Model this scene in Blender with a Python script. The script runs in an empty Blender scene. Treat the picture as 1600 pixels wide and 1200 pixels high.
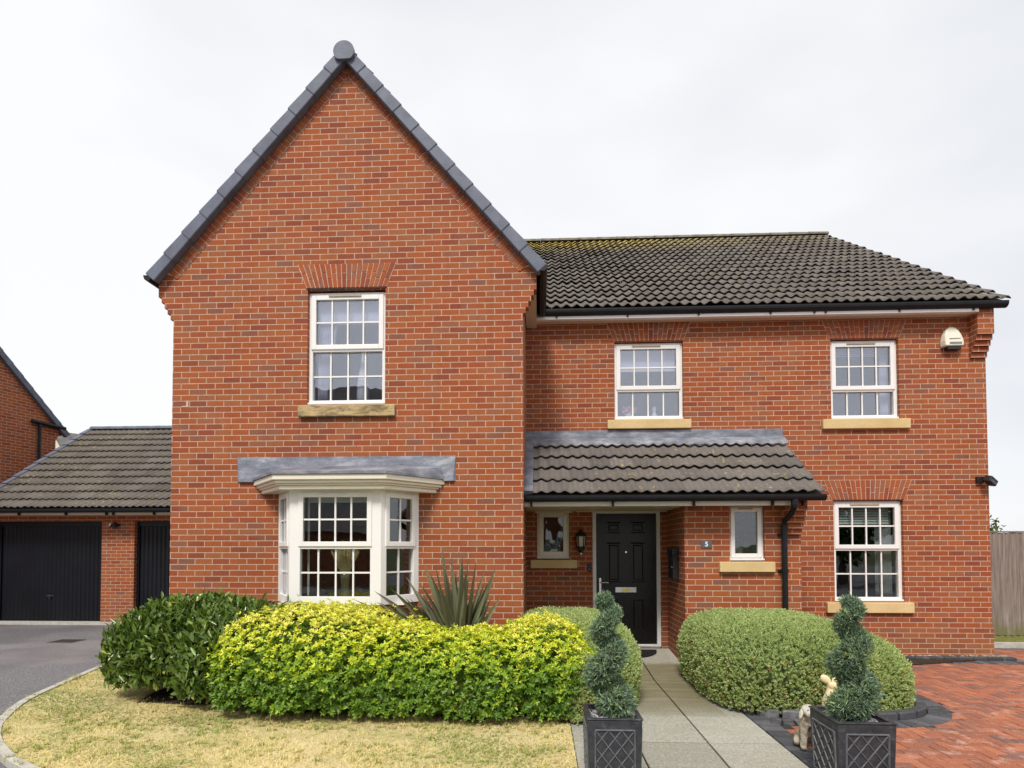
import bpy, bmesh, math, random
import numpy as np
from mathutils import Vector, Matrix

random.seed(7)
RNG = np.random.default_rng(11)
SC = bpy.context.scene
COL = SC.collection
R = math.radians

# --------------------------------------------------------------------------
# materials
# --------------------------------------------------------------------------
class NT:
    def __init__(s, name):
        s.m = bpy.data.materials.new(name)
        s.m.use_nodes = True
        s.t = s.m.node_tree
        s.t.nodes.clear()
        s.out = s.t.nodes.new('ShaderNodeOutputMaterial')
    def n(s, typ, **kw):
        nd = s.t.nodes.new(typ)
        for k, v in kw.items():
            setattr(nd, k, v)
        return nd
    def l(s, a, b):
        s.t.links.new(a, b)
    def put(s, sock, v):
        if isinstance(v, bpy.types.NodeSocket):
            s.l(v, sock)
        elif v is not None:
            sock.default_value = v
    def math(s, op, a, b=None, c=None, clamp=False):
        nd = s.n('ShaderNodeMath', operation=op, use_clamp=clamp)
        s.put(nd.inputs[0], a)
        if b is not None: s.put(nd.inputs[1], b)
        if c is not None: s.put(nd.inputs[2], c)
        return nd.outputs[0]
    def mix(s, f, a, b, blend='MIX'):
        nd = s.n('ShaderNodeMix', data_type='RGBA', blend_type=blend)
        s.put(nd.inputs[0], f)
        s.put(nd.inputs[6], rgba(a) if isinstance(a, tuple) else a)
        s.put(nd.inputs[7], rgba(b) if isinstance(b, tuple) else b)
        return nd.outputs[2]
    def ramp(s, f, stops, interp='LINEAR'):
        nd = s.n('ShaderNodeValToRGB')
        cr = nd.color_ramp
        cr.interpolation = interp
        while len(cr.elements) < len(stops): cr.elements.new(0.5)
        for e, (p, c) in zip(cr.elements, stops):
            e.position = p
            e.color = rgba(c) if isinstance(c, tuple) else (c, c, c, 1)
        s.put(nd.inputs[0], f)
        return nd.outputs[0]
    def coord(s, kind='Object'):
        return s.n('ShaderNodeTexCoord').outputs[kind]
    def noise(s, vec, scale, detail=4, rough=.55, dim='3D'):
        nd = s.n('ShaderNodeTexNoise', noise_dimensions=dim)
        s.put(nd.inputs['Vector'], vec)
        nd.inputs['Scale'].default_value = scale
        nd.inputs['Detail'].default_value = detail
        nd.inputs['Roughness'].default_value = rough
        return nd.outputs['Fac']
    def scale(s, vec, v):
        nd = s.n('ShaderNodeVectorMath', operation='MULTIPLY')
        s.put(nd.inputs[0], vec); nd.inputs[1].default_value = v
        return nd.outputs[0]
    def attr(s, name):
        return s.n('ShaderNodeAttribute', attribute_name=name).outputs['Fac']
    def island(s):
        return s.n('ShaderNodeNewGeometry').outputs['Random Per Island']
    def bump(s, h, strength=.4, dist=.01):
        nd = s.n('ShaderNodeBump')
        nd.inputs['Strength'].default_value = strength
        nd.inputs['Distance'].default_value = dist
        s.put(nd.inputs['Height'], h)
        return nd.outputs[0]
    def principled(s, col, rough=.6, spec=.4, metal=0., normal=None, coat=0.):
        nd = s.n('ShaderNodeBsdfPrincipled')
        s.put(nd.inputs['Base Color'], rgba(col) if isinstance(col, tuple) else col)
        s.put(nd.inputs['Roughness'], rough)
        s.put(nd.inputs['Specular IOR Level'], spec)
        s.put(nd.inputs['Metallic'], metal)
        nd.inputs['Coat Weight'].default_value = coat
        if normal is not None: s.l(normal, nd.inputs['Normal'])
        return nd.outputs[0]
    def done(s, shader):
        s.l(shader, s.out.inputs['Surface'])
        return s.m

def rgba(c):
    return (c[0], c[1], c[2], 1.) if len(c) == 3 else c

def simple(name, col, rough=.5, spec=.4, metal=0., var=.12, scale=9., bump=0., bscale=60., coat=0.):
    k = NT(name)
    co = k.coord()
    f = k.noise(co, scale, 5)
    lo = tuple(c * (1 - var) for c in col); hi = tuple(min(1, c * (1 + var)) for c in col)
    c = k.ramp(f, [(.3, lo), (.7, hi)])
    nrm = k.bump(k.noise(co, bscale, 4), bump, .01) if bump else None
    return k.done(k.principled(c, rough, spec, metal, nrm, coat))

BRICK_STOPS = [(0, (.25, .064, .034)), (.12, (.31, .074, .033)), (.3, (.365, .088, .030)), (.5, (.40, .104, .030)),
               (.68, (.415, .122, .038)), (.85, (.365, .128, .055)), (.945, (.31, .115, .064)), (.985, (.23, .105, .078)), (1., (.29, .074, .036))]
MORTAR = (.55, .375, .28)

def mat_brick():
    k = NT('brickwork')
    uv = k.coord('UV')
    sep = k.n('ShaderNodeSeparateXYZ'); k.l(uv, sep.inputs[0])
    wob = k.noise(uv, 26., 3)
    u = k.math('DIVIDE', sep.outputs[0], .225); v = k.math('DIVIDE', sep.outputs[1], .075)
    row = k.math('FLOOR', v)
    off = k.math('MULTIPLY', k.math('MODULO', k.math('ADD', row, 100.), 2.), .5)
    ux = k.math('ADD', u, off)
    # each course laid a little out of step
    wr = k.n('ShaderNodeTexWhiteNoise', noise_dimensions='1D'); k.l(row, wr.inputs['W'])
    ux = k.math('ADD', ux, k.math('MULTIPLY', k.math('SUBTRACT', wr.outputs[0], .5), .07))
    colr = k.math('FLOOR', ux)
    fx = k.math('FRACT', ux); fy = k.math('FRACT', v)
    dx = k.math('MULTIPLY', k.math('MINIMUM', fx, k.math('SUBTRACT', 1., fx)), .225)
    dy = k.math('MULTIPLY', k.math('MINIMUM', fy, k.math('SUBTRACT', 1., fy)), .075)
    d = k.math('MINIMUM', dx, dy)
    d = k.math('ADD', d, k.math('MULTIPLY', k.math('SUBTRACT', wob, .5), .005))
    br = k.n('ShaderNodeMapRange', interpolation_type='SMOOTHSTEP')
    k.l(d, br.inputs[0]); br.inputs[1].default_value = .0042; br.inputs[2].default_value = .0066
    cmb = k.n('ShaderNodeCombineXYZ'); k.l(colr, cmb.inputs[0]); k.l(row, cmb.inputs[1])
    wn = k.n('ShaderNodeTexWhiteNoise', noise_dimensions='2D'); k.l(cmb.outputs[0], wn.inputs['Vector'])
    rnd = wn.outputs[0]
    # batches of brick: big soft patches bias which colours turn up
    big = k.noise(uv, .9, 3)
    rnd2 = k.math('FRACT', k.math('ADD', k.math('MULTIPLY', rnd, .92), k.math('MULTIPLY', big, .35)))
    c = k.ramp(rnd2, BRICK_STOPS)
    fine = k.noise(uv, 90., 4, .65)
    c = k.mix(k.ramp(fine, [(.32, .55), (.62, 0.)]), c, (.20, .065, .035))
    streak = k.noise(k.scale(uv, (30., 260., 1.)), 1., 2)
    c = k.mix(k.math('MULTIPLY', k.ramp(streak, [(.55, 0.), (.8, 1.)]), .25), c, (.46, .25, .16))
    # weathering: pale bloom and dirty patches across the wall
    w = k.noise(uv, 1.7, 6, .6)
    c = k.mix(k.math('MULTIPLY', k.ramp(w, [(.5, 0.), (.75, 1.)]), .16), c, (.38, .22, .15))
    # rain streaks, and splash staining low on the wall
    rs = k.noise(k.scale(uv, (7., .5, 1.)), 1., 5, .6)
    c = k.mix(k.math('MULTIPLY', k.ramp(rs, [(.52, 0.), (.72, 1.)]), .35), c, (.20, .062, .030))
    low = k.ramp(k.math('ADD', sep.outputs[1], k.math('MULTIPLY', k.math('SUBTRACT', w, .5), .9)), [(.10, 1.), (.62, 0.)])
    c = k.mix(k.math('MULTIPLY', low, .35), c, (.27, .15, .075))
    mort = k.ramp(k.noise(uv, 14., 4), [(.3, (.45, .285, .205)), (.7, MORTAR)])
    c = k.mix(1., c, (.93, .90, .86), 'MULTIPLY')
    colour = k.mix(br.outputs[0], mort, c)
    h = k.math('ADD', br.outputs[0], k.math('MULTIPLY', fine, .25))
    return k.done(k.principled(colour, .85, .25, normal=k.bump(h, .55, .006)))

def mat_arch():
    k = NT('arch_brick')
    co = k.coord()
    c = k.ramp(k.island(), BRICK_STOPS)
    fine = k.noise(co, 70., 4, .65)
    c = k.mix(k.ramp(fine, [(.32, .55), (.62, 0.)]), c, (.19, .06, .04))
    return k.done(k.principled(c, .85, .25, normal=k.bump(fine, .4, .004)))

def mat_tile(name, base, hi, lichen):
    k = NT(name)
    co = k.coord()
    t = k.attr('tint')
    c = k.ramp(t, [(0, tuple(x * .7 for x in base)), (.55, base), (1, hi)])
    big = k.noise(co, 1.3, 5, .6)
    c = k.mix(k.math('MULTIPLY', k.ramp(big, [(.42, 0.), (.7, 1.)]), .45), c, (.135, .118, .095))
    fine = k.noise(co, 55., 5, .7)
    c = k.mix(k.ramp(fine, [(.36, .5), (.58, 0.)]), c, tuple(x * .45 for x in base))
    if lichen:
        sp = k.noise(co, 17., 4, .75)
        zone = k.noise(co, .8, 3)
        m = k.math('MULTIPLY', k.ramp(sp, [(.60, 0.), (.66, 1.)]), k.ramp(zone, [(.40, .0), (.62, 1.)]))
        if lichen == 'ridge':
            s2 = k.n('ShaderNodeSeparateXYZ'); k.l(co, s2.inputs[0])
            # moss and lichen grow thickest on the courses under the ridge at its sheltered left end
            zz = k.math('MULTIPLY', k.ramp(k.math('DIVIDE', s2.outputs[2], 10.), [(.795, 0.), (.885, 1.)]),
                        k.ramp(k.math('DIVIDE', k.math('ADD', s2.outputs[0], 1.), 10.), [(.15, 1.), (.62, .12)]))
            m2 = k.math('MULTIPLY', k.ramp(sp, [(.475, 0.), (.505, 1.)]), zz)
            m = k.math('MAXIMUM', k.math('MULTIPLY', m, .5), m2)
        c = k.mix(k.math('MULTIPLY', m, .9), c, (.66, .50, .06))
    return k.done(k.principled(c, .82, .3, normal=k.bump(fine, .5, .004)))

def mat_leaf(name, stops, rough=.45, spec=.45, transl=.3, attr=True, var=.25):
    k = NT(name)
    t = k.attr('tint') if attr else k.island()
    c = k.ramp(t, stops)
    nz = k.noise(k.coord(), 6., 3)
    c = k.mix(var, c, k.mix(nz, tuple(x * .45 for x in stops[0][1]), tuple(min(1, x * 1.25) for x in stops[-1][1])), 'MIX')
    p = k.principled(c, rough, spec)
    tr = k.n('ShaderNodeBsdfTranslucent'); k.l(c, tr.inputs[0])
    mx = k.n('ShaderNodeMixShader'); mx.inputs[0].default_value = transl
    k.l(p, mx.inputs[1]); k.l(tr.outputs[0], mx.inputs[2])
    return k.done(mx.outputs[0])

def mat_glass(name, refl=.12, tint=(.9, .93, .92), wav=.02):
    k = NT(name)
    co = k.coord()
    nrm = k.bump(k.noise(co, 2.2, 2), wav, .1)
    tr = k.n('ShaderNodeBsdfTransparent'); tr.inputs[0].default_value = rgba(tint)
    gl = k.n('ShaderNodeBsdfGlossy'); gl.inputs['Roughness'].default_value = .0
    gl.inputs['Color'].default_value = (.92, .94, 1., 1)
    k.l(nrm, gl.inputs['Normal'])
    lw = k.n('ShaderNodeLayerWeight'); lw.inputs[0].default_value = .5
    f = k.math('ADD', k.math('MULTIPLY', k.math('POWER', lw.outputs['Facing'], 4.), .7), refl, clamp=True)
    mx = k.n('ShaderNodeMixShader'); k.l(f, mx.inputs[0])
    k.l(tr.outputs[0], mx.inputs[1]); k.l(gl.outputs[0], mx.inputs[2])
    return k.done(mx.outputs[0])

def mat_asphalt():
    k = NT('asphalt')
    co = k.coord()
    f = k.noise(co, 190., 3, .8)
    big = k.noise(co, .55, 4)
    f2 = k.noise(co, 42., 4, .8)
    c = k.ramp(k.math('ADD', k.math('MULTIPLY', f, .5), k.math('MULTIPLY', f2, .5)), [(.38, (.07, .066, .072)), (.5, (.165, .158, .168)), (.62, (.42, .41, .415))])
    # a paler strip and darker patches, with wandering edges
    s2 = k.n('ShaderNodeSeparateXYZ'); k.l(co, s2.inputs[0])
    yy = k.math('ADD', s2.outputs[1], k.math('MULTIPLY', k.math('SUBTRACT', k.noise(co, .9, 4), .5), 1.6))
    yy = k.math('ADD', yy, k.math('MULTIPLY', s2.outputs[0], -.16))
    pale_strip = k.ramp(k.math('DIVIDE', yy, 20.), [(.0, .0), (.475, 0.), (.48, 1.), (.575, 1.), (.585, 0.)])
    c = k.mix(k.math('MULTIPLY', pale_strip, .45), c, (.27, .245, .245))
    c = k.mix(k.math('MULTIPLY', k.ramp(big, [(.45, 0.), (.6, 1.)]), .35), c, (.05, .05, .055))
    return k.done(k.principled(c, .85, .3, normal=k.bump(f, .8, .008)))

def mat_lawn():
    k = NT('lawn_soil')
    co = k.coord()
    a = k.noise(co, 2.2, 6, .65); f = k.noise(co, 60., 4, .7)
    c = k.ramp(a, [(.35, (.72, .59, .33)), (.55, (.60, .50, .25)), (.7, (.36, .36, .13))])
    c = k.mix(k.ramp(f, [(.35, .6), (.6, 0.)]), c, (.24, .18, .09))
    return k.done(k.principled(c, .95, .1, normal=k.bump(f, .6, .01)))

def mat_slab():
    k = NT('paving_slab')
    co = k.coord()
    r = k.island()
    c = k.ramp(r, [(0, (.29, .28, .235)), (1, (.44, .425, .37))])
    f = k.noise(co, 55., 5, .8)
    c = k.mix(k.ramp(f, [(.38, .75), (.55, 0.)]), c, (.17, .16, .125))
    c = k.mix(k.ramp(k.noise(co, 34., 4, .8), [(.52, 0.), (.70, .5)]), c, (.60, .58, .50))
    # brown-green water stain with its own irregular edge on the slabs beside the hedge
    s2 = k.n('ShaderNodeSeparateXYZ'); k.l(co, s2.inputs[0])
    wx = k.math('ADD', s2.outputs[0], k.math('MULTIPLY', k.math('SUBTRACT', k.noise(co, 2.4, 4), .5), .35))
    wy = k.math('ADD', s2.outputs[1], k.math('MULTIPLY', k.math('SUBTRACT', k.noise(co, 2., 4), .5), .5))
    mx_ = k.math('MULTIPLY', k.ramp(k.math('DIVIDE', wx, 4.), [(.20, 0.), (.27, 1.), (.452, 1.), (.458, 0.)]),
                 k.ramp(k.math('DIVIDE', wy, 12.), [(.485, 0.), (.50, .55), (.56, 1.), (.67, 1.), (.69, .1)]))
    c = k.mix(k.math('MULTIPLY', mx_, .8), c, (.155, .125, .05))
    b = k.noise(co, 2.3, 5)
    c = k.mix(k.math('MULTIPLY', k.ramp(b, [(.5, 0.), (.7, 1.)]), .3), c, (.25, .24, .17))
    st = k.noise(k.scale(co, (1.2, 9., 1.)), 1., 3)
    c = k.mix(k.math('MULTIPLY', k.ramp(st, [(.52, 0.), (.7, 1.)]), .2), c, (.50, .47, .38))
    return k.done(k.principled(c, .85, .3, normal=k.bump(f, .5, .004)))

def mat_paver(name, stops, pale, grit=(.1, .05, .035)):
    k = NT(name)
    co = k.coord()
    c = k.ramp(k.island(), stops)
    f = k.noise(co, 75., 4, .7)
    c = k.mix(k.ramp(f, [(.35, .5), (.58, 0.)]), c, grit)
    b = k.noise(co, 7., 5, .65); z = k.noise(co, .9, 3)
    m = k.math('MULTIPLY', k.ramp(b, [(.53, 0.), (.66, 1.)]), k.ramp(z, [(.42, .1), (.62, 1.)]))
    c = k.mix(k.math('MULTIPLY', m, .55), c, pale)
    return k.done(k.principled(c, .8, .3, normal=k.bump(f, .5, .004)))

def mat_stone():
    k = NT('cast_stone')
    co = k.coord()
    f = k.noise(co, 60., 4, .7)
    c = k.ramp(k.noise(co, 3., 4), [(.3, (.60, .43, .20)), (.7, (.72, .55, .29))])
    c = k.mix(k.ramp(f, [(.34, .35), (.55, 0.)]), c, (.42, .30, .16))
    return k.done(k.principled(c, .85, .25, normal=k.bump(f, .3, .003)))

def mat_stone_dirty():
    k = NT('stained_cast_stone')
    co = k.coord()
    f = k.noise(co, 60., 4, .7)
    c = k.ramp(k.noise(co, 3., 4), [(.3, (.42, .30, .15)), (.7, (.56, .42, .22))])
    m = k.noise(k.scale(co, (5., 5., 16.)), 1., 6, .7)
    c = k.mix(k.math('MULTIPLY', k.ramp(m, [(.46, 0.), (.6, 1.)]), .75), c, (.10, .085, .05))
    return k.done(k.principled(c, .9, .2, normal=k.bump(f, .3, .003)))

def mat_lead():
    k = NT('lead_sheet')
    co = k.coord()
    a = k.noise(k.scale(co, (3., 3., 8.)), 1., 6, .7)
    c = k.ramp(a, [(.3, (.10, .11, .14)), (.5, (.20, .215, .26)), (.7, (.40, .41, .46))])
    return k.done(k.principled(c, .55, .5, .25, normal=k.bump(k.noise(co, 9., 4), .35, .02)))

def mat_upvc(name, col):
    k = NT(name)
    co = k.coord()
    g = k.noise(k.scale(co, (2., 2., 5.)), 1., 5)
    c = k.mix(k.math('MULTIPLY', k.ramp(g, [(.5, 0.), (.75, 1.)]), .22), col, tuple(x * .72 for x in col))
    return k.done(k.principled(c, .32, .5))

def mat_wood():
    k = NT('weathered_fence_board')
    co = k.coord()
    g = k.noise(k.scale(co, (28., 28., 1.6)), 1., 5, .65)
    r = k.island()
    c = k.ramp(g, [(.3, (.13, .10, .085)), (.5, (.25, .205, .18)), (.7, (.36, .31, .28))])
    c = k.mix(k.math('MULTIPLY', r, .35), c, (.17, .135, .12))
    s2 = k.n('ShaderNodeSeparateXYZ'); k.l(co, s2.inputs[0])
    al = k.ramp(k.math('ADD', s2.outputs[2], k.math('MULTIPLY', k.noise(co, 7., 4), .5)), [(.38, 1.), (.62, 0.)])
    c = k.mix(k.math('MULTIPLY', al, .7), c, (.16, .16, .05))
    return k.done(k.principled(c, .9, .2, normal=k.bump(g, .5, .006)))

def mat_planter():
    k = NT('faux_lead_planter')
    co = k.coord()
    a = k.noise(co, 18., 5, .7)
    c = k.ramp(a, [(.35, (.022, .023, .027)), (.6, (.045, .047, .055)), (.75, (.12, .125, .14))])
    return k.done(k.principled(c, .5, .4, normal=k.bump(k.noise(co, 120., 3), .3, .003)))

M = {}
M['brick'] = mat_brick()
M['arch'] = mat_arch()
M['mortar'] = simple('mortar', (.58, .40, .31), .9, .2, var=.2, scale=30., bump=.3)
M['tile'] = mat_tile('concrete_roof_tile', (.15, .132, .12), (.20, .178, .16), 'ridge')
M['tile_garage'] = mat_tile('garage_roof_tile', (.145, .127, .112), (.18, .16, .142), True)
M['tile_porch'] = mat_tile('porch_roof_tile', (.165, .145, .135), (.20, .178, .165), True)
M['verge'] = simple('verge_cap', (.115, .13, .175), .6, .4, var=.25, scale=5., bump=.2, bscale=90)
M['ridge'] = simple('ridge_tile', (.17, .155, .12), .85, .3, var=.4, scale=6., bump=.4)
M['lead'] = mat_lead()
M['upvc'] = mat_upvc('white_upvc', (.84, .825, .81))
M['cream'] = mat_upvc('cream_upvc', (.80, .74, .63))
M['fascia'] = mat_upvc('white_fascia', (.90, .89, .89))
M['soffit'] = mat_upvc('soffit_board', (.70, .60, .46))
M['gutter'] = simple('black_gutter', (.009, .009, .012), .45, .3, var=.3)
M['stone'] = mat_stone()
M['stone_dirty'] = mat_stone_dirty()
M['glass'] = mat_glass('window_glass', .085, (.80, .84, .82))
M['glass_up'] = mat_glass('upstairs_glass', .20, (.88, .90, .96))
M['glass_obscure'] = mat_glass('patterned_glass', .05, (.85, .9, .88), .25)
M['room_dark'] = simple('dim_room_wall', (.10, .075, .06), .9, .1, var=.1)  # ground-floor indoor dimness put into the wall colour, a darkened copy of the plaster
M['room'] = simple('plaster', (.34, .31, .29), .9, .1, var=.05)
M['carpet'] = simple('carpet', (.16, .14, .12), .95, .1, var=.1)
M['blind'] = simple('blind_fabric', (.78, .78, .80), .8, .2, var=.04)
M['curtain'] = simple('curtain_fabric', (.66, .64, .68), .9, .1, var=.1, scale=4)
M['curtain_grey'] = simple('grey_curtain', (.36, .35, .37), .9, .1, var=.1, scale=4)
M['door'] = simple('black_door', (.006, .0055, .006), .33, .4, var=.3, scale=12, bump=.2, bscale=45)
M['garage_door'] = simple('garage_door_steel', (.005, .006, .010), .45, .3, var=.3, scale=2.)
M['chrome'] = simple('chrome', (.75, .75, .77), .2, .5, .9, var=.05)
M['brass'] = simple('brass', (.80, .55, .08), .3, .5, .8, var=.1)
M['black'] = simple('black_plastic', (.014, .014, .016), .4, .5, var=.2)
M['rubber'] = simple('black_rubber_mat', (.012, .012, .013), .8, .3, var=.3, bump=.5, bscale=150)
M['slate'] = simple('slate_plate', (.10, .115, .14), .5, .4, var=.15)
M['white'] = simple('white_paint', (.82, .82, .82), .5, .4, var=.03)
M['alarm'] = simple('alarm_cream_plastic', (.78, .75, .63), .35, .5, var=.06, scale=5)
M['alarm_grey'] = simple('grey_print', (.22, .22, .22), .5, .4)
M['opal'] = simple('lantern_glass', (.55, .52, .42), .15, .6, var=.15, scale=20)
M['asphalt'] = mat_asphalt()
M['lawn'] = mat_lawn()
M['soil'] = simple('bed_soil', (.05, .036, .024), .95, .1, var=.4, scale=20., bump=.8, bscale=40)
M['ground'] = simple('far_ground', (.10, .11, .05), .95, .1, var=.3, scale=.5)
M['kerb'] = simple('concrete_kerb', (.46, .44, .40), .85, .3, var=.2, scale=8., bump=.4, bscale=80)
M['slab'] = mat_slab()
M['joint'] = simple('joint_sand', (.045, .04, .034), .95, .1, var=.3, scale=30)
M['paver'] = mat_paver('red_block_paver', [(0, (.19, .11, .09)), (.14, (.26, .115, .085)), (.4, (.34, .12, .068)), (.7, (.41, .14, .075)), (.9, (.47, .175, .095)), (1, (.28, .125, .09))], (.58, .40, .33))
M['charcoal'] = mat_paver('charcoal_block_paver', [(0, (.055, .055, .062)), (.6, (.085, .085, .095)), (1, (.14, .14, .15))], (.30, .29, .28), (.03, .03, .033))
M['fence'] = mat_wood()
M['concrete'] = simple('concrete_post', (.36, .34, .31), .9, .2, var=.2, bump=.4)
M['moss'] = simple('mossy_ground', (.17, .17, .05), .95, .1, var=.4, scale=12, bump=.6)
M['planter'] = mat_planter()
M['planter_line'] = simple('planter_raised_lattice', (.125, .13, .145), .5, .4, var=.3, scale=25)
M['gravel'] = mat_paver('grey_gravel', [(0, (.14, .14, .16)), (.6, (.30, .30, .34)), (1, (.55, .54, .56))], (.6, .58, .58))
M['rock'] = simple('buff_rock', (.40, .34, .25), .9, .2, var=.35, scale=25, bump=.6, bscale=40)
M['statue'] = simple('weathered_stone_statue', (.40, .35, .27), .95, .1, var=.55, scale=26., bump=.6, bscale=60)
M['statue_pale'] = simple('pale_stone_head', (.62, .58, .50), .95, .1, var=.25, scale=30., bump=.4, bscale=60)
M['statue_cream'] = simple('cream_stone_statue', (.78, .66, .40), .85, .2, var=.1, scale=12., bump=.3)
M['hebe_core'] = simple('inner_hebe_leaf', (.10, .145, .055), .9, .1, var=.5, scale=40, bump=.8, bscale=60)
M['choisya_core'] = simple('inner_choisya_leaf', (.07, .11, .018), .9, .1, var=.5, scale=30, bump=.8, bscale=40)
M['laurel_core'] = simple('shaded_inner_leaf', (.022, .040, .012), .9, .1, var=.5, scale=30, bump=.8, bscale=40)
M['twig'] = simple('hedge_twigs', (.035, .028, .017), .95, .1, var=.5, scale=30, bump=.8, bscale=40)
M['bark'] = simple('bark', (.12, .09, .065), .95, .1, var=.4, scale=20, bump=.8, bscale=30)
M['laurel'] = mat_leaf('laurel_leaf', [(0, (.022, .055, .010)), (.35, (.05, .12, .016)), (.7, (.10, .21, .024)), (.93, (.17, .29, .04)), (1, (.40, .44, .08))], .26, .6, .2)
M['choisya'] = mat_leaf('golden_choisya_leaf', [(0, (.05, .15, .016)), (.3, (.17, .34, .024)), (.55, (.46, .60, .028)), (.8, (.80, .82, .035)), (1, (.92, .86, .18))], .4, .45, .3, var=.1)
M['hebe'] = mat_leaf('hebe_leaf', [(0, (.26, .36, .13)), (.4, (.45, .58, .22)), (.8, (.60, .73, .31)), (.95, (.68, .79, .38)), (1, (.38, .17, .05))], .55, .3, .25, var=.15)
M['spiral'] = mat_leaf('blue_green_conifer', [(0, (.05, .10, .085)), (.4, (.14, .235, .19)), (.72, (.26, .385, .27)), (1, (.46, .58, .19))], .6, .3, .15)
M['phormium'] = mat_leaf('bronze_sword_leaf', [(0, (.055, .052, .032)), (.4, (.11, .112, .066)), (.7, (.19, .21, .125)), (1, (.19, .165, .06))], .38, .5, .15, var=.15)
M['grassblade'] = mat_leaf('dry_grass_blade', [(0, (.25, .31, .08)), (.35, (.46, .46, .16)), (.6, (.70, .60, .25)), (1, (.86, .73, .39))], .8, .2, .2, var=.05)
M['tree'] = mat_leaf('tree_leaf', [(0, (.035, .07, .012)), (.6, (.09, .15, .025)), (1, (.20, .28, .05))], .45, .4, .3)
M['dry'] = mat_leaf('dead_leaf', [(0, (.40, .26, .12)), (1, (.66, .48, .26))], .8, .2, .2)
M['pampas'] = simple('dried_pampas', (.80, .68, .40), .9, .1, var=.25, scale=40)
M['vase'] = mat_glass('vase_glass', .12, (.75, .78, .74))
M['ornament'] = simple('white_ceramic', (.80, .79, .74), .25, .5, var=.06)
M['pink'] = simple('pink_petal', (.72, .30, .34), .6, .3, var=.2, scale=40)
M['pot'] = simple('pale_pot', (.50, .38, .32), .6, .3, var=.15)
M['render'] = simple('cream_render', (.72, .66, .55), .9, .2, var=.08)
M['slate_roof'] = simple('far_slate_roof', (.14, .125, .12), .8, .3, var=.3, scale=3., bump=.5, bscale=12)
M['iron'] = simple('cast_iron_cover', (.05, .04, .038), .7, .4, var=.3, bump=.4)

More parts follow.
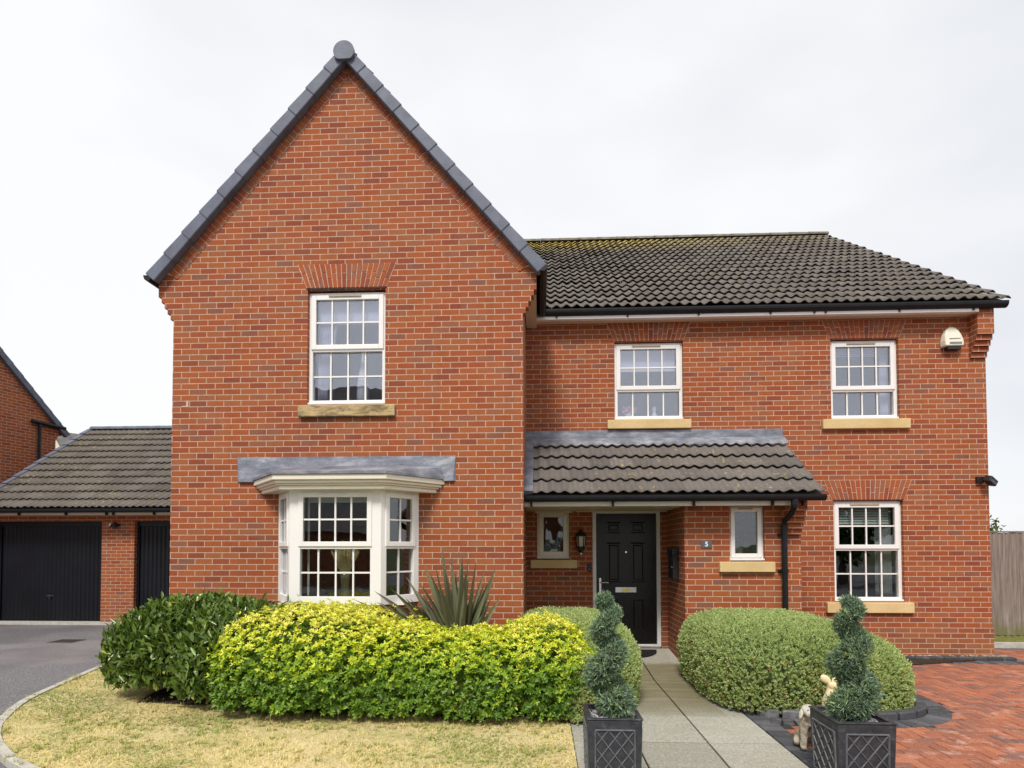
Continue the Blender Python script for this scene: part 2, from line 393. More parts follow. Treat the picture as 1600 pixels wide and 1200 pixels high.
# --------------------------------------------------------------------------
# mesh building
# --------------------------------------------------------------------------
class MB:
    def __init__(s):
        s.v = []; s.f = []; s.mi = []; s.tint = []
    def add(s, vs, fs, mi=0, tint=0.):
        o = len(s.v)
        s.v.extend([tuple(p) for p in vs])
        for f in fs:
            s.f.append(tuple(o + i for i in f)); s.mi.append(mi); s.tint.append(tint)
        return s
    def quad(s, a, b, c, d, mi=0, tint=0.):
        return s.add([a, b, c, d], [(0, 1, 2, 3)], mi, tint)
    def hexa(s, p, mi=0, tint=0.):
        # p: 8 points, bottom ring (0-3) counter-clockwise seen from above, then top ring
        return s.add(p, [(3, 2, 1, 0), (4, 5, 6, 7), (0, 1, 5, 4), (1, 2, 6, 5), (2, 3, 7, 6), (3, 0, 4, 7)], mi, tint)
    def box(s, x0, x1, y0, y1, z0, z1, mi=0, tint=0.):
        return s.hexa([(x0, y0, z0), (x1, y0, z0), (x1, y1, z0), (x0, y1, z0), (x0, y0, z1), (x1, y0, z1), (x1, y1, z1), (x0, y1, z1)], mi, tint)
    def chamfer_box(s, x0, x1, y0, y1, z0, z1, c, mi=0):
        # box whose top edges are chamfered
        a = [(x0, y0, z0), (x1, y0, z0), (x1, y1, z0), (x0, y1, z0)]
        b = [(x0, y0, z1 - c), (x1, y0, z1 - c), (x1, y1, z1 - c), (x0, y1, z1 - c)]
        d = [(x0 + c, y0 + c, z1), (x1 - c, y0 + c, z1), (x1 - c, y1 - c, z1), (x0 + c, y1 - c, z1)]
        fs = [(3, 2, 1, 0), (8, 9, 10, 11)]
        for i in range(4):
            j = (i + 1) % 4
            fs += [(i, j, 4 + j, 4 + i), (4 + i, 4 + j, 8 + j, 8 + i)]
        return s.add(a + b + d, fs, mi)
    def prism(s, poly, y0, y1, mi=0):
        # polygon in XZ (counter-clockwise seen from -Y) extruded along Y
        n = len(poly)
        vs = [(x, y0, z) for x, z in poly] + [(x, y1, z) for x, z in poly]
        fs = [tuple(range(n)), tuple(range(2 * n - 1, n - 1, -1))]
        fs += [((i + 1) % n, i, n + i, n + (i + 1) % n) for i in range(n)]
        return s.add(vs, fs, mi)
    def zprism(s, poly, z0, z1, mi=0):
        n = len(poly)
        vs = [(x, y, z0) for x, y in poly] + [(x, y, z1) for x, y in poly]
        fs = [tuple(range(n - 1, -1, -1)), tuple(range(n, 2 * n))]
        fs += [(i, (i + 1) % n, n + (i + 1) % n, n + i) for i in range(n)]
        return s.add(vs, fs, mi)
    def tube(s, pts, r, n=10, mi=0, caps=True):
        pts = [Vector(p) for p in pts]
        rr = r if isinstance(r, (list, tuple)) else [r] * len(pts)
        o = len(s.v)
        up = None
        for i, p in enumerate(pts):
            d = (pts[min(i + 1, len(pts) - 1)] - pts[max(i - 1, 0)]).normalized()
            if up is None:
                up = Vector((0, 0, 1)) if abs(d.z) < .9 else Vector((1, 0, 0))
            a = d.cross(up).normalized(); b = a.cross(d).normalized(); up = b
            for k in range(n):
                t = 2 * math.pi * k / n
                s.v.append(tuple(p + (a * math.cos(t) + b * math.sin(t)) * rr[i]))
        fs = []
        for i in range(len(pts) - 1):
            for k in range(n):
                k2 = (k + 1) % n
                fs.append((o + i * n + k, o + (i + 1) * n + k, o + (i + 1) * n + k2, o + i * n + k2))
        if caps:
            fs.append(tuple(o + k for k in range(n))); fs.append(tuple(o + (len(pts) - 1) * n + k for k in range(n - 1, -1, -1)))
        for f in fs:
            s.f.append(f); s.mi.append(mi); s.tint.append(0.)
        return s
    def lathe(s, prof, c=(0, 0, 0), n=20, mi=0, sx=1., sy=1.):
        o = len(s.v); m = len(prof)
        for r, z in prof:
            for k in range(n):
                t = 2 * math.pi * k / n
                s.v.append((c[0] + r * math.cos(t) * sx, c[1] + r * math.sin(t) * sy, c[2] + z))
        for i in range(m - 1):
            for k in range(n):
                k2 = (k + 1) % n
                s.f.append((o + i * n + k, o + i * n + k2, o + (i + 1) * n + k2, o + (i + 1) * n + k)); s.mi.append(mi); s.tint.append(0.)
        s.f.append(tuple(o + k for k in range(n - 1, -1, -1))); s.mi.append(mi); s.tint.append(0.)
        s.f.append(tuple(o + (m - 1) * n + k for k in range(n))); s.mi.append(mi); s.tint.append(0.)
        return s
    def ellipsoid(s, c, r, n=14, m=10, mi=0, rot=None):
        o = len(s.v)
        for i in range(m + 1):
            ph = math.pi * i / m
            for k in range(n):
                t = 2 * math.pi * k / n
                p = Vector((r[0] * math.sin(ph) * math.cos(t), r[1] * math.sin(ph) * math.sin(t), -r[2] * math.cos(ph)))
                if rot is not None: p = rot @ p
                s.v.append((c[0] + p.x, c[1] + p.y, c[2] + p.z))
        for i in range(m):
            for k in range(n):
                k2 = (k + 1) % n
                s.f.append((o + i * n + k, o + i * n + k2, o + (i + 1) * n + k2, o + (i + 1) * n + k)); s.mi.append(mi); s.tint.append(0.)
        return s
    def xf(s, mat):
        s.v = [tuple(mat @ Vector(p)) for p in s.v]
        return s
    def build(s, name, mats, parent=None, smooth=False, uv=None, tint=False):
        me = bpy.data.meshes.new(name)
        me.from_pydata(s.v, [], s.f)
        mats = mats if isinstance(mats, (list, tuple)) else [mats]
        for m in mats: me.materials.append(m)
        if len(mats) > 1: me.polygons.foreach_set('material_index', s.mi)
        if smooth: me.polygons.foreach_set('use_smooth', [True] * len(me.polygons))
        if uv is not None:
            lay = me.uv_layers.new(name='UVMap')
            for p in me.polygons:
                nx, ny, nz = p.normal
                for li in p.loop_indices:
                    co = me.vertices[me.loops[li].vertex_index].co
                    if abs(nz) > .75:
                        w = (co.x, co.y)
                    else:
                        h = math.hypot(nx, ny)
                        tx, ty = -ny / h, nx / h
                        if abs(tx) > abs(ty):
                            if tx < 0: tx, ty = -tx, -ty
                        elif ty < 0: tx, ty = -tx, -ty
                        w = (co.x * tx + co.y * ty, co.z)
                    lay.data[li].uv = (w[0] - uv[0], w[1] - uv[1])
        if tint:
            at = me.attributes.new('tint', 'FLOAT', 'FACE'); at.data.foreach_set('value', s.tint)
        return link(name, me, parent)

def link(name, data, parent=None):
    o = bpy.data.objects.new(name, data)
    COL.objects.link(o)
    if parent is not None:
        # meshes are built in world coordinates: children keep the parent's offset out of their own
        o.parent = parent
        o.matrix_parent_inverse = pworld(parent).inverted()
    return o

def pworld(o):
    m = o.matrix_basis.copy()
    if o.parent is not None:
        m = pworld(o.parent) @ o.matrix_parent_inverse @ m
    return m

def tag(o, label=None, cat=None, group=None, kind=None):
    if label: o['label'] = label
    if cat: o['category'] = cat
    if group: o['group'] = group
    if kind: o['kind'] = kind
    return o

def thing(name, label, cat, loc=(0, 0, 0), group=None):
    o = bpy.data.objects.new(name, None); COL.objects.link(o)
    o.location = loc; o.empty_display_size = .1
    return tag(o, label, cat, group)

def copy_thing(root, loc):
    c = root.copy(); COL.objects.link(c); c.location = loc
    def rec(src, dst):
        for ch in list(src.children):
            d = ch.copy(); COL.objects.link(d); d.parent = dst; d.matrix_parent_inverse = ch.matrix_parent_inverse.copy()
            rec(ch, d)
    rec(root, c)
    return c

def bevel(o, w=.004, seg=2):
    m = o.modifiers.new('edge', 'BEVEL'); m.width = w; m.segments = seg; m.limit_method = 'ANGLE'; m.angle_limit = R(40)
    return o

def np_mesh(name, V, F, mat, parent=None, tint=None):
    me = bpy.data.meshes.new(name)
    n = len(F); k = F.shape[1]
    me.vertices.add(len(V)); me.vertices.foreach_set('co', V.astype(np.float32).ravel())
    me.loops.add(n * k); me.loops.foreach_set('vertex_index', F.astype(np.int32).ravel())
    me.polygons.add(n)
    me.polygons.foreach_set('loop_start', np.arange(0, n * k, k, dtype=np.int32))
    me.polygons.foreach_set('loop_total', np.full(n, k, dtype=np.int32))
    me.update(calc_edges=True)
    me.materials.append(mat)
    if tint is not None:
        at = me.attributes.new('tint', 'FLOAT', 'FACE'); at.data.foreach_set('value', tint.astype(np.float32))
    return link(name, me, parent)

def unit(a):
    return a / np.maximum(np.linalg.norm(a, axis=1, keepdims=True), 1e-9)

def leaf_arrays(P, A, N, L, W, tint, droop=.12, fold=.25):
    """one six-cornered folded leaf per row: P root, A direction, N upper side"""
    A = unit(A); N = unit(N - A * np.sum(N * A, 1, keepdims=True)); S = np.cross(A, N)
    L = L[:, None]; W = W[:, None]
    base = P
    m1 = P + A * L * .38; m2 = P + A * L * .74 - N * L * droop * .45
    tip = P + A * L - N * L * droop
    lift = N * W * fold
    l1 = m1 + S * W * .5 + lift; r1 = m1 - S * W * .5 + lift
    l2 = m2 + S * W * .40 + lift * .8; r2 = m2 - S * W * .40 + lift * .8
    n = len(P)
    V = np.stack([base, l1, l2, tip, r2, r1], 1).reshape(-1, 3)
    i = np.arange(n)[:, None] * 6
    F = np.concatenate([i + np.array([[0, 3, 2, 1]]), i + np.array([[0, 5, 4, 3]])], 1).reshape(-1, 4)
    return V, F, np.repeat(tint, 2)

def join_arrays(parts):
    V = []; F = []; T = []; o = 0
    for v, f, t in parts:
        V.append(v); F.append(f + o); T.append(t); o += len(v)
    return np.concatenate(V), np.concatenate(F), np.concatenate(T)

def lump(P, seed, wl, n=6):
    r = np.random.default_rng(seed)
    out = np.zeros(len(P))
    for _ in range(n):
        k = r.normal(size=3); k /= np.linalg.norm(k)
        out += np.sin(P @ k * (2 * math.pi / (wl * r.uniform(.7, 1.5))) + r.uniform(0, 6.28))
    return out / n

class Hull:
    """rounded hedge body: union of superellipsoids standing on the ground"""
    def __init__(s, bodies, under=.0):
        s.b = bodies; s.under = under          # (cx, cy, cz, hx, hy, hz, p)
    def sample(s, n, rng, zmin=.03):
        Ps = []; Ns = []
        area = [b[3] * b[4] + b[3] * b[5] * 2 + b[4] * b[5] * 2 for b in s.b]
        for bi, b in enumerate(s.b):
            k = int(n * area[bi] / sum(area))
            c = np.array(b[:3]); h = np.array(b[3:6]); p = b[6]
            got = []; gn = []; have = 0
            while have < k:
                d = unit(rng.normal(size=(k * 3, 3))); d[:, 2] = np.abs(d[:, 2])
                r = np.sum(np.abs(d / h) ** p, 1) ** (-1 / p)
                q = d * r[:, None]
                nn = unit(np.sign(q) * np.abs(q / h) ** (p - 1) / h)
                w = r ** 2 / np.maximum(np.sum(d * nn, 1), .15)
                keep = rng.random(len(w)) < w / w.max()
                q = q[keep]; nn = nn[keep]
                got.append(q); gn.append(nn); have += len(q)
            q = np.concatenate(got)[:k]; nn = np.concatenate(gn)[:k]
            pts = c + q
            if s.under:
                f = 1 - s.under * np.clip(1 - pts[:, 2] / (b[5] * .75 + b[2]), 0, 1) ** 2
                pts[:, 0] = c[0] + (pts[:, 0] - c[0]) * f; pts[:, 1] = c[1] + (pts[:, 1] - c[1]) * f
            keep = pts[:, 2] > zmin
            for bj, e in enumerate(s.b):
                if bj == bi: continue
                g = np.sum(np.abs((pts - np.array(e[:3])) / np.array(e[3:6])) ** e[6], 1)
                keep &= g > .93
            Ps.append(pts[keep]); Ns.append(nn[keep])
        return np.concatenate(Ps), np.concatenate(Ns)
    def core(s, name, parent, k=.86, wl=.25, amp=.04, mat='twig'):
        mb = MB()
        for bi, b in enumerate(s.b):
            n, m = 40, 22
            vs = []
            for i in range(m + 1):
                ph = math.pi * .5 * i / m
                for j in range(n):
                    t = 2 * math.pi * j / n
                    d = np.array([math.cos(ph) * math.cos(t), math.cos(ph) * math.sin(t), math.sin(ph)])
                    r = float(np.sum(np.abs(d / np.array(b[3:6])) ** b[6]) ** (-1 / b[6]))
                    q = np.array(b[:3]) + d * r * k
                    vs.append(q)
            vs = np.array(vs)
            ctr = np.array(b[:3])
            vs = vs + unit(vs - ctr + 1e-6) * (lump(vs, 5 + bi, wl) * amp)[:, None]
            if s.under:
                f = 1 - (s.under + .12) * np.clip(1 - vs[:, 2] / (b[5] * .75 + b[2]), 0, 1) ** 2
                vs[:, 0] = ctr[0] + (vs[:, 0] - ctr[0]) * f; vs[:, 1] = ctr[1] + (vs[:, 1] - ctr[1]) * f
            vs[:, 2] = np.maximum(vs[:, 2], -.02)
            fs = []
            for i in range(m):
                for j in range(n):
                    j2 = (j + 1) % n
                    fs.append((i * n + j, i * n + j2, (i + 1) * n + j2, (i + 1) * n + j))
            mb.add(vs, fs)
        return mb.build(name, M[mat], parent, smooth=True)

# --------------------------------------------------------------------------
# measured places (metres; house fronts run along X, depth along Y)
# --------------------------------------------------------------------------
YG, YM, YP, YA = 7.371, 8.983, 7.94, 12.584      # gable wall, main wall, porch wall, garage wall
GX0, GX1 = -4.72, -.197                            # gable block
HX1 = 6.592                                        # right end of house
GC = -2.459                                        # gable centre line

def plane_y(x, y, z): return (x, y, z)

def wall_sheet(mb, x0, x1, z0, z1, y, holes, depth=.11, mi=0):
    """front-facing wall with openings (x0,x1,z0,z1) and brick reveals"""
    xs = sorted({x0, x1, *[c for h in holes for c in h[:2]]})
    zs = sorted({z0, z1, *[c for h in holes for c in h[2:4]]})
    for i in range(len(xs) - 1):
        for j in range(len(zs) - 1):
            cx = (xs[i] + xs[i + 1]) / 2; cz = (zs[j] + zs[j + 1]) / 2
            if any(h[0] < cx < h[1] and h[2] < cz < h[3] for h in holes): continue
            mb.quad((xs[i], y, zs[j]), (xs[i + 1], y, zs[j]), (xs[i + 1], y, zs[j + 1]), (xs[i], y, zs[j + 1]), mi)
    for a, b, c, d in holes:
        e = y + depth
        mb.quad((a, y, c), (a, y, d), (a, e, d), (a, e, c), mi)
        mb.quad((b, y, d), (b, y, c), (b, e, c), (b, e, d), mi)
        mb.quad((a, y, d), (b, y, d), (b, e, d), (a, e, d), mi)
        mb.quad((b, y, c), (a, y, c), (a, e, c), (b, e, c), mi)

def tile_roof(name, parent, O, u, s, W, L, gauge=.345, pitch=.15, amp=.036, mat=None, s0=0., spp=10, seed=1, edge=.014, lift=.046):
    O = np.array(O, float); u = np.array(u, float); s = np.array(s, float); s /= np.linalg.norm(s)
    n = np.cross(u, s); n /= np.linalg.norm(n)
    r = np.random.default_rng(seed)
    nu = int(round(W / pitch * spp)); us = np.linspace(0, W, nu + 1)
    ph = us / pitch
    h = amp * (.5 + .5 * np.cos(2 * math.pi * (ph - .5))) ** 1.35
    tile = np.floor(ph / 2).astype(int); tf = tile[:-1]
    Vs = []; Fs = []; Ts = []; off = 0
    rows = int(math.ceil((L - s0) / gauge))
    for k in range(rows):
        a = s0 + k * gauge; b = min(a + gauge + .06, L + .01)
        if b - a < .05: break
        jit = r.normal(size=tile.max() + 2) * .0036
        js = r.normal(size=tile.max() + 2) * .004
        tn = np.clip(r.normal(.5, .2, size=tile.max() + 2), 0, 1)
        low = lift + jit[tile]
        top_l = O + us[:, None] * u + (a + js[tile])[:, None] * s + (h + low)[:, None] * n
        top_m = O + us[:, None] * u + ((a + b) / 2) * s + (h + low * .5)[:, None] * n
        top_h = O + us[:, None] * u + b * s + h[:, None] * n
        bot_l = O + us[:, None] * u + (a + js[tile])[:, None] * s + (h + low - edge)[:, None] * n
        bot_h = O + us[:, None] * u + (a + js[tile] + .16)[:, None] * s + (h + low * .6 - edge)[:, None] * n
        V = np.concatenate([top_l, top_m, top_h, bot_l, bot_h]); m = nu + 1
        i = np.arange(nu)
        F = np.concatenate([np.stack([i, i + 1, m + i + 1, m + i], 1), np.stack([m + i, m + i + 1, 2 * m + i + 1, 2 * m + i], 1),
                            np.stack([3 * m + i, 3 * m + i + 1, i + 1, i], 1), np.stack([4 * m + i, 4 * m + i + 1, 3 * m + i + 1, 3 * m + i], 1)])
        Vs.append(V); Fs.append(F + off); Ts.append(np.tile(tn[tf], 4)); off += len(V)
    V = np.concatenate(Vs); F = np.concatenate(Fs); T = np.concatenate(Ts)
    # felt sheet under the tiles closes the roof
    q = np.array([O + s0 * s, O + W * u + s0 * s, O + W * u + L * s, O + L * s]) - n * .02
    F = np.concatenate([F, [[len(V), len(V) + 1, len(V) + 2, len(V) + 3]]]); V = np.concatenate([V, q]); T = np.append(T, 0.)
    o = np_mesh(name, V, F, mat, parent, T)
    return o

def flat_arch(parent, xc, wb, wt, z0, z1, y, n=17):
    """fanned brick-on-edge lintel"""
    mb = MB()
    bk = MB()
    bk.prism([(xc - wb / 2 - .004, z0), (xc + wb / 2 + .004, z0), (xc + wt / 2 + .006, z1), (xc - wt / 2 - .006, z1)], y - .004, y + .05)
    g = .0062
    for i in range(n):
        f0 = i / n - .5; f1 = (i + 1) / n - .5
        def X(f, t): return xc + f * (wb + (wt - wb) * t)
        cut = .36 if i % 2 else .62
        for t0, t1 in ((0, cut), (cut, 1)):
            za = z0 + (z1 - z0) * t0 + (g if t0 else 0); zb = z0 + (z1 - z0) * t1 - (g if t1 < 1 else .003)
            j = random.uniform(-.0015, .0015)
            mb.prism([(X(f0, t0) + g, za), (X(f1, t0) - g, za), (X(f1, t1) - g, zb), (X(f0, t1) + g, zb)], y - .010 + j, y + .02)
    a = mb.build('brick_lintel', M['arch'], parent)
    bk.build('mortar_bed', M['mortar'], a)
    return a

def frame_bars(mb, x0, x1, z0, z1, w, y0, y1, wb=None, wt=None):
    wb = w if wb is None else wb; wt = w if wt is None else wt
    mb.box(x0, x0 + w, y0, y1, z0, z1); mb.box(x1 - w, x1, y0, y1, z0, z1)
    mb.box(x0 + w, x1 - w, y0, y1, z0, z0 + wb); mb.box(x0 + w, x1 - w, y0, y1, z1 - wt, z1)

def glazing(mb, x0, x1, z0, z1, cols, rows, y, w=.02):
    for i in range(1, cols):
        x = x0 + (x1 - x0) * i / cols
        mb.box(x - w / 2, x + w / 2, y - .006, y + .012, z0, z1)
    for j in range(1, rows):
        z = z0 + (z1 - z0) * j / rows
        for i in range(cols):
            a = x0 + (x1 - x0) * i / cols + (w / 2 if i else 0); b = x0 + (x1 - x0) * (i + 1) / cols - (w / 2 if i < cols - 1 else 0)
            mb.box(a, b, y - .0045, y + .0105, z - w / 2, z + w / 2)

def upvc_window(parent, T, w, h, split, cols, ru, rl, glass, mat, part='window', vent=True, foot=True, fw=.05, sash=.062):
    """window in local space: x 0..w, z 0..h, y 0 outer face; T places it"""
    mb = MB()
    frame_bars(mb, 0, w, 0, h, fw, 0, .075, wb=.055)
    if split: mb.box(fw, w - fw, .001, .074, split - .032, split + .018)
    if foot: mb.box(-.014, w + .014, -.035, .0, -.004, .022)
    win = bevel(mb.xf(T).build(part, mat, parent), .004)
    zt0 = split + .018 if split else .055
    sb = MB()
    frame_bars(sb, fw - .018, w - fw + .018, zt0 - .022, h - fw + .018, sash, -.016, .03)
    bevel(sb.xf(T).build('sash', mat, win), .006)
    gx0, gx1 = fw + sash - .018, w - fw - sash + .018
    gz0, gz1 = zt0 - .022 + sash, h - fw + .018 - sash
    gb = MB()
    if cols: glazing(gb, gx0, gx1, gz0, gz1, cols, ru, .008)
    MB().box(gx0 - .004, gx1 + .004, .016, .022, gz0 - .004, gz1 + .004).xf(T).build('pane', glass, win)
    if split:
        glazing(gb, fw, w - fw, .055, split - .032, cols, rl, .036)
        MB().box(fw - .004, w - fw + .004, .044, .050, .051, split - .028).xf(T).build('pane', glass, win)
    if gb.v: gb.xf(T).build('glazing_bars', mat, win)
    if vent:
        vb = MB(); vb.box(w * .26, w * .68, -.030, -.017, h - fw - .006, h - fw + .012)
        vb.xf(T).build('trickle_vent', M['vent'] if 'vent' in M else mat, win)
    return win

def sill(parent, x0, x1, z0, z1, y, mat):
    mb = MB()
    # weathered top: the front edge is chamfered, ends raised as stools
    mb.prism([(x0, z0), (x1, z0), (x1, z1), (x0, z1)], y - .055, y + .10)
    return bevel(mb.build('sill', mat, parent), .008)

def room(parent, x0, x1, y0, y1, z0, z1, mat='room'):
    mb = MB()
    mb.quad((x0, y1, z0), (x1, y1, z0), (x1, y1, z1), (x0, y1, z1))
    mb.quad((x0, y0, z0), (x0, y1, z0), (x0, y1, z1), (x0, y0, z1))
    mb.quad((x1, y1, z0), (x1, y0, z0), (x1, y0, z1), (x1, y1, z1))
    mb.quad((x0, y0, z1), (x0, y1, z1), (x1, y1, z1), (x1, y0, z1))
    mb.quad((x0, y0, z0), (x1, y0, z0), (x1, y1, z0), (x0, y1, z0), 1)
    return mb.build('room', [M[mat], M['carpet']], parent)

def curtain(parent, x0, x1, z0, z1, y, mat, fold=.045, gather=0., name='curtain'):
    """pleated cloth; gather pulls the lower hem towards x0"""
    nx, nz = 36, 10
    V = []; F = []
    for j in range(nz + 1):
        t = j / nz; z = z1 + (z0 - z1) * t
        wid = (x1 - x0) * (1 - gather * min(1, t * 1.1) ** 1.3)
        for i in range(nx + 1):
            x = x0 + wid * i / nx
            V.append((x, y + fold * .5 * math.sin(i * 1.25 + .3 * math.sin(t * 3)) * (.6 + .4 * t), z))
    for j in range(nz):
        for i in range(nx):
            a = j * (nx + 1) + i
            F.append((a, a + nx + 1, a + nx + 2, a + 1))
    mb = MB().add(V, F)
    o = mb.build(name, mat, parent, smooth=True)
    o.modifiers.new('cloth', 'SOLIDIFY').thickness = .003
    return o

def blind(parent, x0, x1, z0, z1, y, mat, slats=0):
    mb = MB()
    if slats:
        for i in range(slats):
            z = z0 + (z1 - z0) * (i + .5) / slats; hh = (z1 - z0) / slats * .42
            mb.hexa([(x0, y, z - hh), (x1, y, z - hh), (x1, y + .003, z - hh), (x0, y + .003, z - hh), (x0, y + .02, z + hh), (x1, y + .02, z + hh), (x1, y + .023, z + hh), (x0, y + .023, z + hh)])
    else:
        mb.box(x0, x1, y, y + .004, z0, z1)
        mb.box(x0, x1, y - .006, y + .010, z0 - .02, z0)
    return mb.build('blind', mat, parent)

M['vent'] = simple('trickle_vent_shade', (.42, .33, .22), .5, .4)

# --------------------------------------------------------------------------
# the house
# --------------------------------------------------------------------------
house = thing('brick_house', 'red brick detached house with tall front gable, white bay window and black front door', 'house', (1., YM, 0))
TX = Matrix.Translation

def build_house():
    H = house
    # ---- walls -----------------------------------------------------------
    mb = MB()
    bay = (-3.22, -1.60, .93, 2.40)
    w1 = (-2.956, -1.949, 3.455, 4.945)
    wall_sheet(mb, GX0, GX1, -.2, 5.1, YG, [bay, w1])
    # stepped kneelers either side of the gable
    for i in range(7):
        z0 = 4.585 + i * .075
        z1 = 5.1 if i == 6 else z0 + .075
        k = min(i + 1, 5)
        mb.box(GX0 - .041 * k, GX0, YG, YG + .9, z0, z1)
        mb.box(GX1, GX1 + .034 * k, YG, YG + .11 + .012 * k, z0, z1)
    mb.prism([(GX0 - .19, 5.1), (GX1 + .16, 5.1), (GC, 7.93)], YG, YG + .2)
    gw = mb.build('gable_wall', M['brick'], H, uv=(GX0, .0))
    # a smear of mortar left on the bricks
    sm = MB(); sm.box(-4.59, -4.50, YG - .004, YG, 3.445, 3.46); sm.box(-4.535, -4.505, YG - .004, YG, 3.46, 3.53)
    sm.build('mortar_smear', M['mortar'], gw)
    mb = MB()
    wall_sheet(mb, GX0, GX0, 0, 0, YG, [])
    mb.quad((GX0, 19.2, -.2), (GX0, YG, -.2), (GX0, YG, 5.1), (GX0, 19.2, 5.1))
    mb.quad((GX1, YG, -.2), (GX1, YM, -.2), (GX1, YM, 5.1), (GX1, YG, 5.1))
    mb.build('side_wall', M['brick'], H, uv=(YG, 0))
    mb = MB()
    w2 = (1.148, 2.180, 3.560, 4.755); w3 = (4.355, 5.345, 3.535, 4.738); w4 = (4.360, 5.362, .822, 2.325)
    w5 = (-.034, .461, 1.455, 2.20); door = (.803, 1.825, .10, 2.262)
    wall_sheet(mb, GX1, HX1, -.2, 5.15, YM, [w2, w3, w4, w5, door])
    # corbelled eaves kneeler at the right end
    for i in range(8):
        z0 = 4.42 + i * .075
        mb.box(6.36, HX1 - .002, YM - .037 * min(i + 1, 5), YM, z0, z0 + .075 if i < 7 else 5.09)
    # plinth: the brickwork steps out one course above the damp-proof line
    mb.box(3.45, HX1 + .012, YM - .012, YM, -.2, .455)
    mb.quad((HX1, YM, -.2), (HX1, 19.2, -.2), (HX1, 19.2, 5.1), (HX1, YM, 5.1))
    mb.add([(HX1, YM, 5.1), (HX1, 19.2, 5.1), (HX1, 14.1, 8.9)], [(0, 1, 2)])
    mb.add([(GX0, YM, 5.1), (GX0, 14.1, 8.9), (GX0, 19.2, 5.1)], [(0, 1, 2)])
    mb.quad((HX1, 19.2, -.2), (GX0, 19.2, -.2), (GX0, 19.2, 5.1), (HX1, 19.2, 5.1))
    mb.build('main_wall', M['brick'], H, uv=(GX1 + .11, .0))
    mb = MB()
    w6 = (2.514, 2.966, 1.45, 2.19)
    wall_sheet(mb, 1.92, 3.43, -.2, 2.2, YP, [w6])
    mb.quad((1.92, YM, -.2), (1.92, YP, -.2), (1.92, YP, 2.2), (1.92, YM, 2.2))
    mb.quad((3.43, YP, -.2), (3.43, YM, -.2), (3.43, YM, 2.9), (3.43, YP, 2.2))
    for i in range(6):
        z0 = 1.80 + i * .075
        mb.box(3.20, 3.428, YP - .042 * min(i + 1, 5), YP, z0, z0 + .075 if i < 5 else 2.24)
    mb.build('porch_wall', M['brick'], H, uv=(1.92 + .03, .01))

    # ---- windows -------------------------------------------------------------
    def win(hole, y, split, cols, ru, rl, glass=M['glass_up'], mat=M['upvc'], gap=.012, **kw):
        x0, x1, z0, z1 = hole
        return upvc_window(H, TX((x0 + .002, y + .055, z0 + .012)), x1 - x0 - .004, z1 - z0 - .012 - gap, split, cols, ru, rl, glass, mat, **kw)
    a = win(w1, YG, .715, 4, 2, 2, gap=.03)
    sill(a, -3.054, -1.813, 3.293, 3.438, YG, M['stone_dirty'])
    flat_arch(H, (w1[0] + w1[1]) / 2, 1.03, 1.265, 4.960, 5.265, YG, 18)
    MB().box(w1[0] - .02, w1[1] + .02, YG - .006, YG + .05, 4.946, 4.957).build('steel_lintel', M['black'], a)
    blind(a, -2.86, -2.03, 4.56, 4.86, YG + .15, M['blind'])
    curtain(a, -2.88, -2.60, 3.52, 4.86, YG + .18, M['curtain'], gather=.55)
    b = win(w2, YM, .46, 4, 2, 1)
    sill(b, 1.033, 2.282, 3.418, 3.552, YM, M['stone'])
    flat_arch(H, (w2[0] + w2[1]) / 2, 1.045, 1.26, 4.766, 5.045, YM, 16)
    blind(b, 1.24, 2.09, 4.36, 4.68, YM + .17, M['blind'])
    c = win(w3, YM, .44, 4, 2, 1)
    sill(c, 4.209, 5.471, 3.384, 3.528, YM, M['stone'])
    flat_arch(H, (w3[0] + w3[1]) / 2, 1.01, 1.22, 4.748, 5.02, YM, 16)
    blind(c, 4.43, 5.26, 4.52, 4.66, YM + .17, M['blind'], 5)
    curtain(c, 5.18, 5.29, 3.58, 4.68, YM + .2, M['curtain'], name='curtain')
    d = win(w4, YM, .775, 4, 2, 2, glass=M['glass'])
    sill(d, 4.227, 5.468, .665, .816, YM, M['stone'])
    flat_arch(H, (w4[0] + w4[1]) / 2, 1.04, 1.26, 2.335, 2.625, YM, 17)
    blind(d, 4.44, 5.25, 1.94, 2.24, YM + .17, M['blind'], 8)
    curtain(d, 5.06, 5.30, .86, 2.26, YM + .2, M['curtain_grey'])
    e = win(w5, YM, 0, 0, 0, 0, glass=M['glass_obscure'], mat=M['cream'], vent=False, fw=.045, sash=.07)
    sill(e, -.132, .569, 1.318, 1.443, YM, M['stone'])
    f = win(w6, YP, 0, 0, 0, 0, glass=M['glass'], vent=True, fw=.04, sash=.055)
    sill(f, 2.363, 3.079, 1.307, 1.442, YP, M['stone'])

    # ---- bay window ---------------------------------------------------------
    PX0, PX1, PYF = -2.955, -1.860, 6.885
    QX0, QX1 = -3.305, -1.510
    zb, zt = .96, 2.34
    bw = MB().box(-3.2, -1.62, 7.05, 7.30, zb - .012, zb - .002).build('bay_window', M['upvc'], H)      # inner window board carries the bay's pieces
    for x, y in ((PX0, PYF), (PX1, PYF)):
        MB().lathe([(.055, zb), (.055, zt)], (x + (.045 if x < -2.4 else -.045), y + .055, 0), 10).build('corner_post', M['upvc'], bw)
    base = MB(); base.zprism([(QX0 + .03, YG), (PX0 + .02, PYF + .03), (PX1 - .02, PYF + .03), (QX1 - .03, YG)], -.1, zb - .01)
    base.build('dwarf_wall', M['brick'], bw, uv=(QX0, 0))
